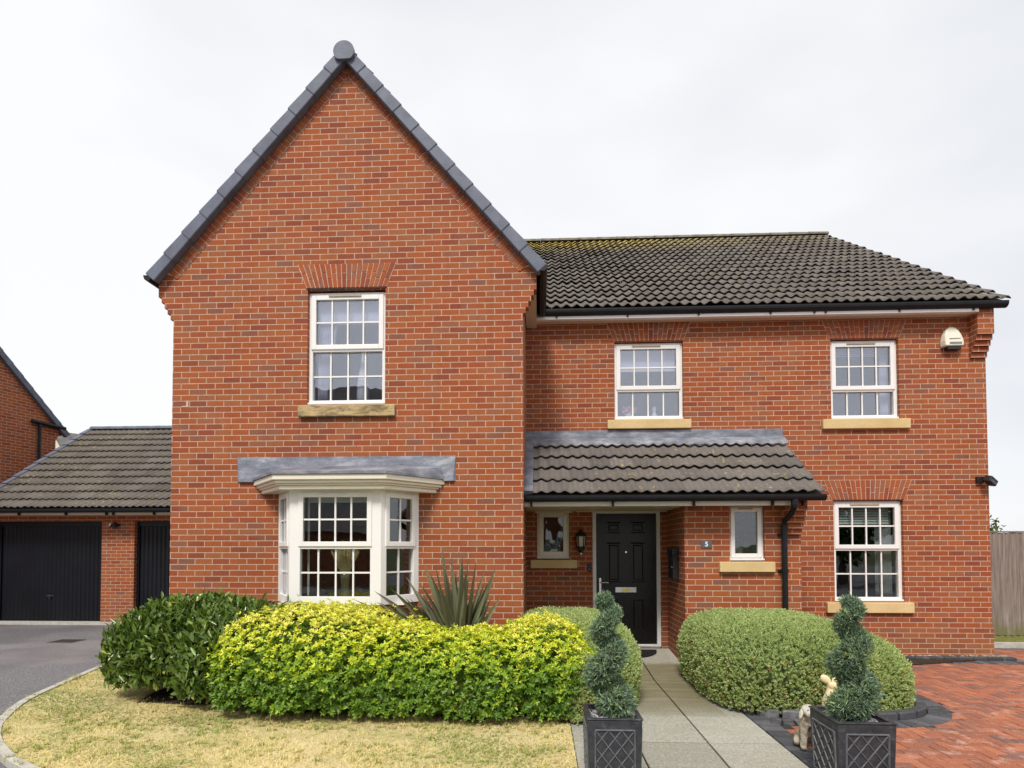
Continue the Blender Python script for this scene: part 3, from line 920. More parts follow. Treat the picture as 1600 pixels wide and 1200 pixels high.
    # facets: their frames, sashes, bars and panes hang under the bay
    def facet(x0, y0, ang, w, fw, cols, vent):
        T = TX((x0, y0, zb)) @ Matrix.Rotation(ang, 4, 'Z')
        h = zt - zb
        mb = MB(); s = MB(); g = MB()
        frame_bars(mb, 0, w, 0, h, fw, 0, .07, wb=.10, wt=.07)
        sp = .695
        mb.box(fw, w - fw, .001, .069, sp - .035, sp + .02)
        bevel(mb.xf(T).build('frame', M['upvc'], bw), .004)
        sx0, sx1 = fw - .02, w - fw + .02; sz0, sz1 = sp - .005, h - .05
        sw = .058
        frame_bars(s, sx0, sx1, sz0, sz1, sw, -.016, .03)
        if vent: s.box(w * .36, w * .64, -.028, -.017, sz1 - .026, sz1 - .012)
        bevel(s.xf(T).build('sash', M['upvc'], bw), .006)
        glazing(g, sx0 + sw, sx1 - sw, sz0 + sw, sz1 - sw, cols, 2, .008)
        glazing(g, fw, w - fw, .10, sp - .035, cols, 2, .036)
        g.xf(T).build('glazing_bars', M['upvc'], bw)
        for (xa, xb, za, zc, y) in ((sx0 + sw, sx1 - sw, sz0 + sw, sz1 - sw, .016), (fw, w - fw, .10, sp - .035, .044)):
            MB().box(xa - .004, xb + .004, y, y + .006, za - .004, zc + .004).xf(T).build('pane', M['glass'], bw)
    facet(PX0 + .0, PYF, 0, PX1 - PX0, .128, 4, True)
    ang = math.atan2(YG - PYF, QX1 - PX1); wl = math.hypot(YG - PYF, QX1 - PX1)
    facet(PX1, PYF, ang, wl, .085, 2, False)
    facet(QX0, YG, -ang, wl, .085, 2, False)
    # blinds inside the bay
    bl = MB(); bl.box(-2.80, -2.02, PYF + .16, PYF + .165, 2.18, 2.29); bl.box(-2.80, -2.775, PYF + .16, PYF + .165, 1.06, 2.18)
    bl.build('blind', M['blind'], bw)
    curtain(bw, -3.17, -3.00, 1.0, 2.3, PYF + .36, M['curtain'])
    def ring(ins):
        return [(-2.41 - 1.235 + ins * 1.3, YG), (-2.41 - .665 + ins * .6, 6.665 + ins), (-2.41 + .665 - ins * .6, 6.665 + ins), (-2.41 + 1.235 - ins * 1.3, YG)]
    mb = MB()
    for ins, z0, z1 in ((.085, 2.315, 2.362), (.060, 2.362, 2.385), (.035, 2.385, 2.42), (.006, 2.42, 2.485)):
        mb.zprism(ring(ins), z0, z1)
    bevel(mb.build('cornice', M['cream'], bw), .008)
    mb = MB()
    lo = ring(-.012); n = 4
    hi = [(-2.41 - 1.2, YG), (-2.41 - .75, 7.15), (-2.41 + .75, 7.15), (-2.41 + 1.2, YG)]
    vs = [(x, y, 2.485) for x, y in lo] + [(x, y, 2.515) for x, y in lo] + [(x, y, 2.64) for x, y in hi]
    fs = [(0, 3, 2, 1), (8, 9, 10, 11)]
    for a_, b_ in ((0, 4), (4, 8)):
        for i in range(3): fs.append((a_ + i, a_ + i + 1, b_ + i + 1, b_ + i))
    mb.add(vs, fs)
    # wall flashing with stepped sheets and drooping ends
    xs = [-3.845, -3.58, -2.78, -1.36, -1.045]
    for i in range(4):
        yy = YG - .012 - .002 * (i % 2)
        mb.hexa([(xs[i] + (.03 if i == 0 else 0), yy - .02, 2.47 if i in (0, 3) else 2.56), (xs[i + 1] - (.03 if i == 3 else 0), yy - .02, 2.47 if i in (0, 3) else 2.56), (xs[i + 1], YG + .001, 2.47), (xs[i], YG + .001, 2.47),
                 (xs[i], yy, 2.785 + random.uniform(-.006, .006)), (xs[i + 1], yy, 2.79 + random.uniform(-.006, .006)), (xs[i + 1], YG + .001, 2.79), (xs[i], YG + .001, 2.79)])
    mb.build('lead_roof', M['lead'], bw)

    # ---- front door ------------------------------------------------------------
    yd = YM + .075
    mb = MB(); frame_bars(mb, .803, 1.825, .143, 2.257, .058, yd - .03, yd + .06, wb=.03, wt=.112)
    fr = bevel(mb.build('door_frame', M['white'], H), .005)
    mb = MB(); mb.box(.82, 1.81, yd - .06, yd - .03, .115, .15)
    mb.build('threshold', M['chrome'], fr)
    mb = MB(); mb.box(.864, 1.764, yd, yd + .045, .176, 2.142)
    for x0, x1, z0, z1 in ((1.015, 1.24, 1.845, 2.018), (1.378, 1.607, 1.845, 2.018), (1.015, 1.24, 1.10, 1.705), (1.378, 1.607, 1.10, 1.705), (1.015, 1.24, .376, .88), (1.378, 1.607, .376, .88)):
        # moulded surround and raised field
        for (ins, w, p) in ((0, .022, .010),):
            a0, a1, c0, c1 = x0, x1, z0, z1
            mb.hexa([(a0, yd, c0), (a1, yd, c0), (a1, yd + .01, c0), (a0, yd + .01, c0), (a0 + w, yd - p, c0 + w), (a1 - w, yd - p, c0 + w), (a1 - w, yd + .01, c0 + w), (a0 + w, yd + .01, c0 + w)])
            mb.hexa([(a0 + w, yd - p, c1 - w), (a1 - w, yd - p, c1 - w), (a1 - w, yd + .01, c1 - w), (a0 + w, yd + .01, c1 - w), (a0, yd, c1), (a1, yd, c1), (a1, yd + .01, c1), (a0, yd + .01, c1)])
            mb.box(a0, a0 + w, yd - p * .7, yd + .01, c0 + w, c1 - w); mb.box(a1 - w, a1, yd - p * .7, yd + .01, c0 + w, c1 - w)
        mb.chamfer_box(x0 + .045, x1 - .045, z0 + .045, z1 - .045, 0, .012, .011) if False else None
        p0, p1, q0, q1 = x0 + .04, x1 - .04, z0 + .04, z1 - .04; c = .016
        mb.add([(p0, yd, q0), (p1, yd, q0), (p1, yd, q1), (p0, yd, q1), (p0 + c, yd - .010, q0 + c), (p1 - c, yd - .010, q0 + c), (p1 - c, yd - .010, q1 - c), (p0 + c, yd - .010, q1 - c)],
               [(4, 5, 6, 7), (0, 1, 5, 4), (1, 2, 6, 5), (2, 3, 7, 6), (3, 0, 4, 7)])
    mb.box(1.015, 1.607, yd - .008, yd, 1.742, 1.80)
    dr = mb.build('door', M['door'], H)
    mb = MB(); mb.box(.905, .935, yd - .012, yd, .935, 1.165); mb.tube([(.92, yd - .012, 1.10), (.92, yd - .05, 1.10), (.935, yd - .055, 1.10), (1.04, yd - .055, 1.10)], .009, 8)
    mb.build('handle', M['chrome'], dr, smooth=False)
    mb = MB(); frame_bars(mb, 1.150, 1.462, .952, 1.028, .017, yd - .014, yd); mb.box(1.167, 1.445, yd - .006, yd, .969, 1.011)
    lp = mb.build('letter_plate', M['chrome'], dr)
    MB().add([(1.245 + .062 - .062 * math.cos(math.pi * i / 12), yd - .013, .969 + .034 * math.sin(math.pi * i / 12)) for i in range(13)] + [(1.245 + .062 - .062 * math.cos(math.pi * i / 12), yd - .006, .969 + .034 * math.sin(math.pi * i / 12)) for i in range(13)],
             [tuple(range(12, -1, -1))] + [(i, i + 1, 14 + i, 13 + i) for i in range(12)]).build('brass_motif', M['brass'], lp)
    mb = MB(); mb.tube([(1.312, yd, 1.56), (1.312, yd - .012, 1.56)], .014, 12)
    mb.build('spyhole', M['chrome'], dr)

    # ---- main roof -------------------------------------------------------------
    sl = (0, math.cos(R(35.2)), math.sin(R(35.2)))
    tile_roof('roof', H, (-.26, 8.735, 5.165), (1, 0, 0), sl, 7.03, 6.57, mat=M['tile'], seed=3)
    tile_roof('roof', H, (-2.51, 8.735, 5.165), (1, 0, 0), sl, 2.25, 6.57, s0=.345, spp=8, mat=M['tile'], seed=4)
    tile_roof('roof', H, (-4.9, 8.735, 5.165), (1, 0, 0), sl, 2.39, 6.57, s0=3.3, spp=5, mat=M['tile'], seed=8)
    tile_roof('roof', H, (6.77, 19.46, 5.165), (-1, 0, 0), (0, -math.cos(R(35.2)), math.sin(R(35.2))), 11.6, 6.57, spp=4, mat=M['tile'], seed=5)
    mb = MB(); rz = 8.99
    for i in range(26):
        x0 = -4.9 + i * .45; x1 = min(x0 + .446, 6.80)
        if x0 > 6.7: break
        r0, r1 = .125, .118
        a = []
        for x, r in ((x0, r0), (x1, r1)):
            for j in range(9):
                t = math.pi * j / 8
                a.append((x, 14.09 - r * math.cos(t), rz - .03 + r * .8 * math.sin(t)))
        mb.add(a, [(j, j + 1, 9 + j + 1, 9 + j) for j in range(8)] + [tuple(range(8, -1, -1)), tuple(range(9, 18))])
    mb.build('ridge_tiles', M['ridge'], H)
    # ---- gable roof ---------------------------------------------------------------
    th = math.atan(2.83 / 2.41); L = 2.52 / math.cos(th)
    tile_roof('gable_roof', H, (GC - 2.50, 13.4, 5.115), (0, -1, 0), (math.cos(th), 0, math.sin(th)), 6.05, L, spp=4, mat=M['tile'], seed=6)
    tile_roof('gable_roof', H, (GC + 2.50, 7.35, 5.115), (0, 1, 0), (-math.cos(th), 0, math.sin(th)), 6.05, L, spp=4, mat=M['tile'], seed=7)
    # verge caps
    verge_caps(H, GC, 5.115, 7.99, 2.515, 2.50, YG, 11)
    # cut verge bricks along both slopes
    for sgn in (-1, 1):
        mb = MB()
        for i in range(50):
            s0 = .14 + i * .0765; s1 = s0 + .064
            if s1 > 3.70: break
            j = random.uniform(-.002, .002)
            pts = []
            for s, w in ((s0, -.205), (s1, -.205), (s1, -.05), (s0, -.05)):
                x = 2.47 - s * math.cos(th) - w * math.sin(th) * 1.0
                z = 5.14 + s * math.sin(th) + w * math.cos(th)
                x = 2.47 - s * math.cos(th) + w * math.sin(th)
                pts.append((GC + sgn * x, z))
            if sgn > 0: pts = pts[::-1]
            mb.prism(pts, YG - .014 + j, YG + .02)
        mb.build('verge_bricks', M['arch'], H)
    for sgn in (-1, 1):
        mb = MB()
        pts = []
        for s, w in ((.16, -.212), (3.55, -.212), (3.66, -.03), (.10, -.03)):
            pts.append((GC + sgn * (2.47 - s * math.cos(th) + w * math.sin(th)), 5.14 + s * math.sin(th) + w * math.cos(th)))
        if sgn > 0: pts = pts[::-1]
        mb.prism(pts, YG - .007 - (.001 if sgn > 0 else 0), YG + .02)
        mb.build('verge_mortar', M['mortar'], H)

    # ---- eaves: gutters, fascias, soffits ---------------------------------------------
    gt = gutter('gutter', H, (.02, 8.762, 5.146), (6.73, 8.762, 5.146), .064)
    for x in (.27, 1.32, 2.36, 3.40, 4.03, 4.19, 5.24, 6.28):
        MB().box(x - .012, x + .012, 8.745, 8.764, 5.052, 5.10).build('gutter_bracket', M['gutter'], gt)
    gutter('gutter', H, (.055, 7.25, 5.12), (.055, 8.74, 5.12), .055)
    gutter('gutter', H, (-4.995, 7.25, 5.10), (-4.995, 13.0, 5.10), .05)
    MB().box(-.03, 6.36, 8.83, 8.848, 5.036, 5.17).box(-.03, 6.36, 8.765, 8.83, 5.036, 5.078).build('fascia', M['fascia'], H)
    mb = MB(); mb.box(-.03, 6.36, 8.848, YM, 5.042, 5.054); mb.box(GX1 + .01, -.03, 7.60, YM, 4.99, 5.07)
    mb.build('soffit', M['soffit'], H)

    # ---- porch roof ------------------------------------------------------------------
    ps = R(34.8)
    pr = tile_roof('porch_roof', H, (GX1 + .0, 7.655, 2.305), (1, 0, 0), (0, math.cos(ps), math.sin(ps)), 3.80, 1.60, mat=M['tile_porch'], amp=.03, seed=9)
    mb = MB()
    c_, s_ = math.cos(ps), math.sin(ps)
    def onroof(x, s, n): return (x, 7.655 + s * c_ - n * s_, 2.305 + s * s_ + n * c_)
    # upstand against the wall and apron dressed down over the top tiles
    mb.hexa([(GX1, YM - .018, 3.20), (3.635, YM - .018, 3.20), (3.635, YM + .001, 3.20), (GX1, YM + .001, 3.20), (GX1, YM - .010, 3.402), (3.635, YM - .010, 3.402), (3.635, YM + .001, 3.402), (GX1, YM + .001, 3.402)])
    N = 200
    V = []; F = []
    for j, (s, n) in enumerate(((1.58, .075), (1.50, .068), (1.39, .06))):
        for i in range(N + 1):
            x = GX1 + 3.83 * i / N
            b = .02 * (.5 + .5 * math.cos(2 * math.pi * ((x - GX1) / .15 - .5))) * (j / 2)
            V.append(onroof(x, s, n + b - (.012 if j == 2 else 0)))
    for j in range(2):
        for i in range(N):
            a = j * (N + 1) + i; F.append((a, a + N + 1, a + N + 2, a + 1))
    mb.add(V, F)
    mb.add([onroof(GX1, 0, .075), onroof(GX1 + .115, 0, .072), onroof(GX1 + .115, 1.5, .072), onroof(GX1, 1.5, .075), onroof(GX1, 0, .0), onroof(GX1 + .115, 0, .03), onroof(GX1 + .115, 1.5, .03), onroof(GX1, 1.5, 0)],
           [(0, 1, 2, 3), (4, 5, 1, 0), (5, 6, 2, 1)])
    mb.build('lead_flashing', M['lead'], pr)
    g2 = gutter('gutter', H, (GX1 + .01, 7.60, 2.275), (3.585, 7.60, 2.275), .055)
    for x in (-.10, .95, 1.98, 2.97, 3.35): MB().box(x - .012, x + .012, 7.648, 7.70, 2.165, 2.24).build('gutter_bracket', M['gutter'], g2)
    MB().box(GX1 + .004, 3.27, 7.70, 7.718, 2.168, 2.262).build('fascia', M['fascia'], H)
    mb = MB(); mb.box(GX1 + .004, 3.198, 7.718, YP - .001, 2.178, 2.19); mb.box(GX1 + .004, 1.918, YP - .001, YM, 2.178, 2.19)
    mb.box(-.06, .50, YM - .012, YM, 2.155, 2.178); mb.box(.56, 1.90, YM - .01, YM, 2.166, 2.178)
    mb.build('soffit', M['soffit'], H)
    # downpipe
    mb = MB()
    mb.tube([(3.215, 7.60, 2.235), (3.215, 7.60, 2.15), (3.205, 7.68, 2.06), (3.19, 7.84, 1.98), (3.19, 7.87, 1.90), (3.19, 7.87, .0)], .036, 12)
    mb.lathe([(.046, 2.16), (.046, 2.24)], (3.215, 7.60, 0), 12); mb.lathe([(.042, 1.86), (.042, 1.93)], (3.19, 7.87, 0), 12); mb.lathe([(.042, 1.30), (.042, 1.35)], (3.19, 7.87, 0), 12)
    dp = mb.build('downpipe', M['gutter'], H, smooth=False)
    for z in (1.80, 1.325): MB().box(3.125, 3.255, 7.90, YP, z - .012, z + .012).build('pipe_clip', M['gutter'], dp)

    # ---- rooms behind the glass ------------------------------------------------------------
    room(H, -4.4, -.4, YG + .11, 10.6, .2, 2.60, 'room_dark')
    room(H, -4.4, -.4, YG + .11, 10.2, 2.8, 4.99)
    room(H, .3, 3.0, YM + .11, 12.0, 2.8, 5.0)
    room(H, 3.4, 6.4, YM + .11, 12.2, 2.8, 5.0)
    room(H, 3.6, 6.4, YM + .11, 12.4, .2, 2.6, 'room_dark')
    room(H, 2.1, 3.3, YP + .11, YM + 1.2, .2, 2.19)
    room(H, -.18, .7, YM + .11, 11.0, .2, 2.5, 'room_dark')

def gutter(name, parent, a, b, r):
    a = Vector(a); b = Vector(b)
    d = (b - a).normalized(); side = d.cross(Vector((0, 0, 1))).normalized()
    mb = MB(); n = 9
    prof = [(math.cos(math.pi + math.pi * i / (n - 1)) * r, math.sin(math.pi + math.pi * i / (n - 1)) * r * 1.05) for i in range(n)]
    prof = [(-r, .022), (-r - .008, .022), (-r - .008, .008)] + prof + [(r, .022)]
    inner = [(-p[0] * -.9, p[1] * .88 + .004) for p in reversed(prof[3:-1])]
    full = prof + [(r * .92, .022)] + inner + [(-r * .92, .022)]
    m = len(full)
    vs = [tuple(p + side * x + Vector((0, 0, z))) for p in (a, b) for x, z in full]
    fs = [(i, (i + 1) % m, m + (i + 1) % m, m + i) for i in range(m)]
    for o, p in ((0, a), (m, b)):
        k = len(vs)
        cap = [tuple(p + side * x + Vector((0, 0, z))) for x, z in [(-r, .02)] + prof[3:-1] + [(r, .02)]]
        q = d * (-.004 if o == 0 else .004)
        vs += [tuple(Vector(c) + q) for c in cap]
        fs.append(tuple(range(k, k + len(cap))))
    return mb.add(vs, fs).build(name, M['gutter'], parent)

def verge_caps(parent, gc, ze, za, hw, run, y, count, mat=None, T=None):
    """overlapping dry-verge caps up both slopes, with the ridge end disc"""
    th = math.atan2(za - ze, hw); Ls = math.hypot(za - ze, hw)
    mb = MB()
    st = Ls / count
    for sgn in (-1, 1):
        for i in range(count):
            s0 = i * st - .012; s1 = (i + 1) * st + .02
            def P(s, w, yy):
                x = hw - s * math.cos(th) + w * math.sin(th); z = ze + s * math.sin(th) + w * math.cos(th)
                return (gc + sgn * x, yy, z)
            # lower end stands proud of the cap below it
            lo_t, lo_b, hi_t, hi_b = .058, -.096, .047, -.089
            yl, yh = y - .130, y - .119
            p = [P(s0, lo_b, yl), P(s1, hi_b, yh), P(s1, hi_b, y - .02), P(s0, lo_b, y - .02), P(s0, lo_t, yl), P(s1, hi_t, yh), P(s1, hi_t, y + .09), P(s0, lo_t, y + .09)]
            if sgn < 0: p = [p[i_] for i_ in (0, 1, 2, 3, 4, 5, 6, 7)]
            else: p = [p[i_] for i_ in (1, 0, 3, 2, 5, 4, 7, 6)]
            mb.hexa(p)
    if T is not None: mb.xf(T)
    v = bevel(mb.build('verge_caps', mat or M['verge'], parent), .012, 2)
    mb = MB()
    n = 24; r = .134
    poly = [(gc + r * math.cos(2 * math.pi * k / n), max(za - .062 + r * math.sin(2 * math.pi * k / n), za - .062 - .105)) for k in range(n)]
    mb.prism(poly, y - .165, y - .12)
    for dx, dz in ((0, .045), (0, -.04), (-.04, .01), (.035, .012)):
        mb.tube([(gc + dx, y - .166, za - .05 + dz), (gc + dx, y - .163, za - .05 + dz)], .006, 6)
    # ridge roll running back from the disc
    a = []
    for yy in (y - .12, y + 5.8):
        for j in range(9):
            t = math.pi * j / 8
            a.append((gc + .122 * math.cos(t), yy, za - .065 + .12 * math.sin(t)))
    mb.add(a, [(j, j + 1, 9 + j + 1, 9 + j) for j in range(8)])
    if T is not None: mb.xf(T)
    bevel(mb.build('ridge_end', mat or M['verge'], v), .010, 2)
    return v

build_house()

# --------------------------------------------------------------------------
# garage, neighbouring houses
# --------------------------------------------------------------------------
def build_garage():
    G = thing('garage', 'low brick double garage with black ribbed doors and dark tiled roof left of the house', 'garage', (-9.2, YA, 0))
    mb = MB()
    d1 = (-12.03, -9.60, -.2, 2.215); d2 = (-8.86, -6.45, -.2, 2.215)
    wall_sheet(mb, -12.22, -6.0, -.2, 2.5, YA, [d1, d2], depth=.18)
    mb.quad((-12.22, 19.1, -.2), (-12.22, YA, -.2), (-12.22, YA, 2.5), (-12.22, 19.1, 2.5))
    mb.quad((-6.0, YA, -.2), (-6.0, 19.1, -.2), (-6.0, 19.1, 2.5), (-6.0, YA, 2.5))
    for x in (-12.22, -6.0): mb.add([(x, YA, 2.5), (x, 19.1, 2.5), (x, 15.65, 4.68)], [(0, 1, 2)])
    mb.quad((-6.0, 19.1, -.2), (-12.22, 19.1, -.2), (-12.22, 19.1, 2.5), (-6.0, 19.1, 2.5))
    mb.build('wall', M['brick'], G, uv=(-12.42, 0))
    for n, (a, b, _, z1) in enumerate((d1, d2)):
        mb = MB(); y = YA + .10
        mb.box(a, b, y + .03, y + .05, .0, z1)
        frame_bars(mb, a, b, .0, z1, .05, y - .01, y + .03, wb=.03, wt=.11)
        nr = 24
        for i in range(nr):
            x0 = a + .055 + (b - a - .11) * i / nr; x1 = x0 + (b - a - .11) / nr
            w = (x1 - x0)
            mb.hexa([(x0 + w * .08, y + .029, .035), (x1 - w * .08, y + .029, .035), (x1 - w * .08, y + .031, .035), (x0 + w * .08, y + .031, .035), (x0 + w * .08, y + .029, z1 - .12), (x1 - w * .08, y + .029, z1 - .12), (x1 - w * .08, y + .031, z1 - .12), (x0 + w * .08, y + .031, z1 - .12)]) if False else None
            c = w * .22
            mb.prism([(x0, .033), (x1, .033), (x1, z1 - .115), (x0, z1 - .115)], y + .0285, y + .030)
            mb.add([(x0 + .004, y + .028, .034), (x1 - .004, y + .028, .034), (x1 - .004, y + .028, z1 - .116), (x0 + .004, y + .028, z1 - .116), (x0 + c, y + .012, .034), (x1 - c, y + .012, .034), (x1 - c, y + .012, z1 - .116), (x0 + c, y + .012, z1 - .116)],
                   [(4, 5, 6, 7), (0, 1, 5, 4), (1, 2, 6, 5), (2, 3, 7, 6), (3, 0, 4, 7)])
        d = mb.build('garage_door', M['garage_door'], G)
        mb = MB(); xm = (a + b) / 2
        mb.box(xm - .10, xm + .06, y - .005, y + .012, .56, .58); mb.tube([(xm - .02, y - .012, .555), (xm - .02, y - .012, .50)], .010, 8); mb.tube([(xm - .02, y + .01, .57), (xm - .02, y - .02, .57)], .022, 10)
        mb.build('handle', M['iron'], d)
    # concrete threshold strip
    MB().box(-12.1, -6.4, YA - .10, YA + .09, -.06, .012).build('threshold', M['kerb'], G)
    ps = R(34.8)
    tile_roof('roof', G, (-12.28, 12.20, 2.465), (1, 0, 0), (0, math.cos(ps), math.sin(ps)), 6.5, 4.2, mat=M['tile_garage'], seed=13, pitch=.15, amp=.032)
    tile_roof('roof', G, (-5.78, 19.1, 2.465), (-1, 0, 0), (0, -math.cos(ps), math.sin(ps)), 6.5, 4.2, spp=4, mat=M['tile_garage'], seed=14)
    mb = MB()
    for i in range(15):
        x0 = -12.26 + i * .45; a = []
        for x, r in ((x0, .125), (x0 + .446, .118)):
            for j in range(9):
                t = math.pi * j / 8; a.append((x, 15.65 - r * math.cos(t), 4.87 + r * .75 * math.sin(t)))
        mb.add(a, [(j, j + 1, 9 + j + 1, 9 + j) for j in range(8)] + [tuple(range(8, -1, -1)), tuple(range(9, 18))])
    mb.build('ridge_tiles', M['verge'], G)
    mb = MB()
    for s in range(12):
        p = [(x_, 12.20 + (s * .345 + a) * math.cos(ps) - n * math.sin(ps), 2.465 + (s * .345 + a) * math.sin(ps) + n * math.cos(ps)) for x_ in (-12.33, -12.20) for a, n in ((-.01, -.06), (.36, -.06), (.36, .06), (-.01, .085))]
        mb.hexa([p[0], p[4], p[5], p[1], p[3], p[7], p[6], p[2]])
    mb.build('verge_caps', M['verge'], G)
    g = gutter('gutter', G, (-12.5, 12.17, 2.44), (-5.8, 12.17, 2.44), .055)
    for x in (-11.2, -10.15, -9.1, -9.25, -8.2):
        MB().box(x - .015, x + .015, 12.22, 12.27, 2.33, 2.41).build('gutter_bracket', M['gutter'], g)
    MB().box(-12.4, -5.9, 12.27, 12.288, 2.335, 2.42).build('fascia', M['soffit'], G)
    MB().box(-12.4, -6.02, 12.288, YA - .001, 2.34, 2.35).build('soffit', M['soffit'], G)
    l = thing('security_light', 'small black lamp fixed to the brick pier between the two garage doors', 'wall light', (-9.25, YA, 2.12), 'outdoor security lamps')
    MB().lathe([(.035, 0), (.035, .02)], (0, 0, 0), 12).xf(TX((-9.22, YA, 2.13)) @ Matrix.Rotation(R(90), 4, 'X')).build('bracket', M['black'], l)
    MB().lathe([(.035, -.09), (.055, .03), (.05, .05)], (0, 0, 0), 14).xf(TX((-9.28, YA - .07, 2.13)) @ Matrix.Rotation(R(75), 4, 'Y')).build('lamp_head', M['black'], l)
    MB().ellipsoid((-9.345, YA - .075, 2.125), (.035, .04, .04), 10, 8).build('lens', M['white'], l)

def build_neighbour():
    N = thing('neighbouring_house', 'red brick gable end of the next house rising behind the garage roof', 'house', (-13.1, 15.4, 0))
    # local frame: x runs along the gable wall away from us (corner at x=0), y points into that house
    c, s = .978, .208
    T = Matrix(((s, -c, 0, -13.1), (c, s, 0, 15.4), (0, 0, 1, 0), (0, 0, 0, 1)))
    mb = MB(); W = 8.4; ez = 4.95; rz = ez + W / 2 * 1.02
    mb.add([(-W, 0, -.2), (0, 0, -.2), (0, 0, ez), (-W / 2, 0, rz), (-W, 0, ez)], [(0, 1, 2, 3, 4)])
    for i in range(5):
        mb.box(0, .03 * (i + 1), 0, .5, ez - .40 + i * .075, ez - .325 + i * .075)
    mb.quad((0, 0, -.2), (0, 9, -.2), (0, 9, ez), (0, 0, ez)); mb.quad((-W, 9, -.2), (-W, 0, -.2), (-W, 0, ez), (-W, 9, ez))
    mb.add([(0, 9, -.2), (-W, 9, -.2), (-W, 9, ez), (-W / 2, 9, rz), (0, 9, ez)], [(0, 1, 2, 3, 4)])
    o = mb.build('wall', M['brick'], None, uv=(0, 0)); o.data.transform(T); o.data.update(); reparent(o, N)
    th = math.atan(1.02); L = (W / 2 + .28) / math.cos(th)
    for sg in (1, -1):
        q = MB(); x0 = -W / 2 + sg * (W / 2 + .28); z0 = ez - .28 * 1.02 + .06
        q.hexa([(x0, -.1, z0), (-W / 2, -.1, rz + .06), (-W / 2, 9.1, rz + .06), (x0, 9.1, z0), (x0, -.1, z0 + .07), (-W / 2, -.1, rz + .13), (-W / 2, 9.1, rz + .13), (x0, 9.1, z0 + .07)])
        q.xf(T).build('roof', M['slate_roof'], N)
    verge_caps(N, -W / 2, ez - .28 + .06, rz + .06, W / 2 + .28, W / 2, .02, 18, T=T)
    gm = MB(); gm.tube([(-.68, -.07, ez - .02), (.20, -.07, ez - .06)], .055, 8); gm.xf(T).build('gutter', M['gutter'], N)
    dm = MB(); dm.tube([(-.48, -.07, ez - .05), (-.48, -.07, 0)], .04, 8); dm.xf(T).build('downpipe', M['gutter'], N)
    # a pale rendered house further off
    F = thing('far_house', 'distant cream rendered house with grey roof seen between garage roof and brick gable', 'house', (-26.5, 31, 0))
    T2 = TX((-25.9, 30.5, 0)) @ Matrix.Rotation(R(-28), 4, 'Z')
    w = 3.6; e = 4.4; r = 7.75
    mb = MB(); mb.add([(-w, 0, -.2), (w, 0, -.2), (w, 0, e), (0, 0, r), (-w, 0, e), (-w, 11, -.2), (w, 11, -.2), (w, 11, e), (0, 11, r), (-w, 11, e)], [(0, 1, 2, 3, 4), (1, 6, 7, 2), (5, 0, 4, 9), (6, 5, 9, 8, 7)])
    mb.xf(T2).build('wall', M['render'], F)
    for sg in (1, -1):
        q = MB(); k = (r - e) / w
        q.hexa([(sg * (w + .3), -.2, e - .3 * k + .03), (0, -.2, r + .03), (0, 11.2, r + .03), (sg * (w + .3), 11.2, e - .3 * k + .03), (sg * (w + .3), -.2, e - .3 * k + .14), (0, -.2, r + .14), (0, 11.2, r + .14), (sg * (w + .3), 11.2, e - .3 * k + .14)])
        q.xf(T2).build('roof', M['slate_roof'], F)
    # the house across the road, seen mirrored in the front windows
    O = thing('opposite_house', 'dark roofed brick house across the road mirrored in the front windows', 'house', (-8, -16, 0))
    mb = MB(); mb.box(-17, 1, -24, -16, -.3, 5.2); mb.box(-16, -2, -16, -11.5, -.3, 2.3); mb.build('wall', M['brick'], O, uv=(0, 0))
    q = MB(); q.add([(-17.4, -15.6, 5.15), (1.4, -15.6, 5.15), (1.4, -20, 11.2), (-17.4, -20, 11.2), (-17.4, -24.4, 5.15), (1.4, -24.4, 5.15)], [(0, 1, 2, 3), (3, 2, 5, 4), (0, 3, 4), (1, 5, 2), (0, 4, 5, 1)])
    q.build('roof', M['slate_roof'], O)
    q = MB(); q.add([(-16.3, -11.2, 2.25), (-1.7, -11.2, 2.25), (-1.7, -15.9, 4.9), (-16.3, -15.9, 4.9), (-16.3, -15.9, 2.25), (-1.7, -15.9, 2.25)], [(0, 1, 2, 3), (0, 3, 4), (1, 5, 2), (0, 4, 5, 1)])
    q.build('garage_roof', M['slate_roof'], O)
    for x in ():
        for z in (1.0, 3.1):
            f = MB(); frame_bars(f, x - .55, x + .55, z, z + 1.25, .07, -19.03, -18.97); w_ = f.build('window', M['upvc'], O)
            MB().box(x - .48, x + .48, -19.02, -19.002, z + .07, z + 1.18).build('pane', M['black'], w_)

def reparent(o, p):
    o.parent = p; o.matrix_parent_inverse = pworld(p).inverted()

# --------------------------------------------------------------------------
# ground
# --------------------------------------------------------------------------
KERB = [(-6.5, 12.2), (-6.45, 11.0), (-6.36, 9.6), (-6.22, 8.75), (-6.02, 7.93), (-5.85, 7.3), (-5.72, 6.85), (-5.5, 6.16), (-5.11, 5.47), (-4.8, 5.08), (-4.45, 4.75), (-4.0, 4.42), (-3.55, 4.18), (-3.0, 3.98), (-2.3, 3.82), (-1.5, 3.74), (-.6, 3.70), (.28, 3.69)]
def smooth_line(pts, n=4):
    out = []
    P = [Vector(p) for p in pts]
    for i in range(len(P) - 1):
        a, b, c, d = P[max(i - 1, 0)], P[i], P[i + 1], P[min(i + 2, len(P) - 1)]
        for k in range(n):
            t = k / n
            out.append(.5 * ((2 * b) + (c - a) * t + (2 * a - 5 * b + 4 * c - d) * t * t + (3 * b - a - 3 * c + d) * t ** 3))
    out.append(P[-1]); return out

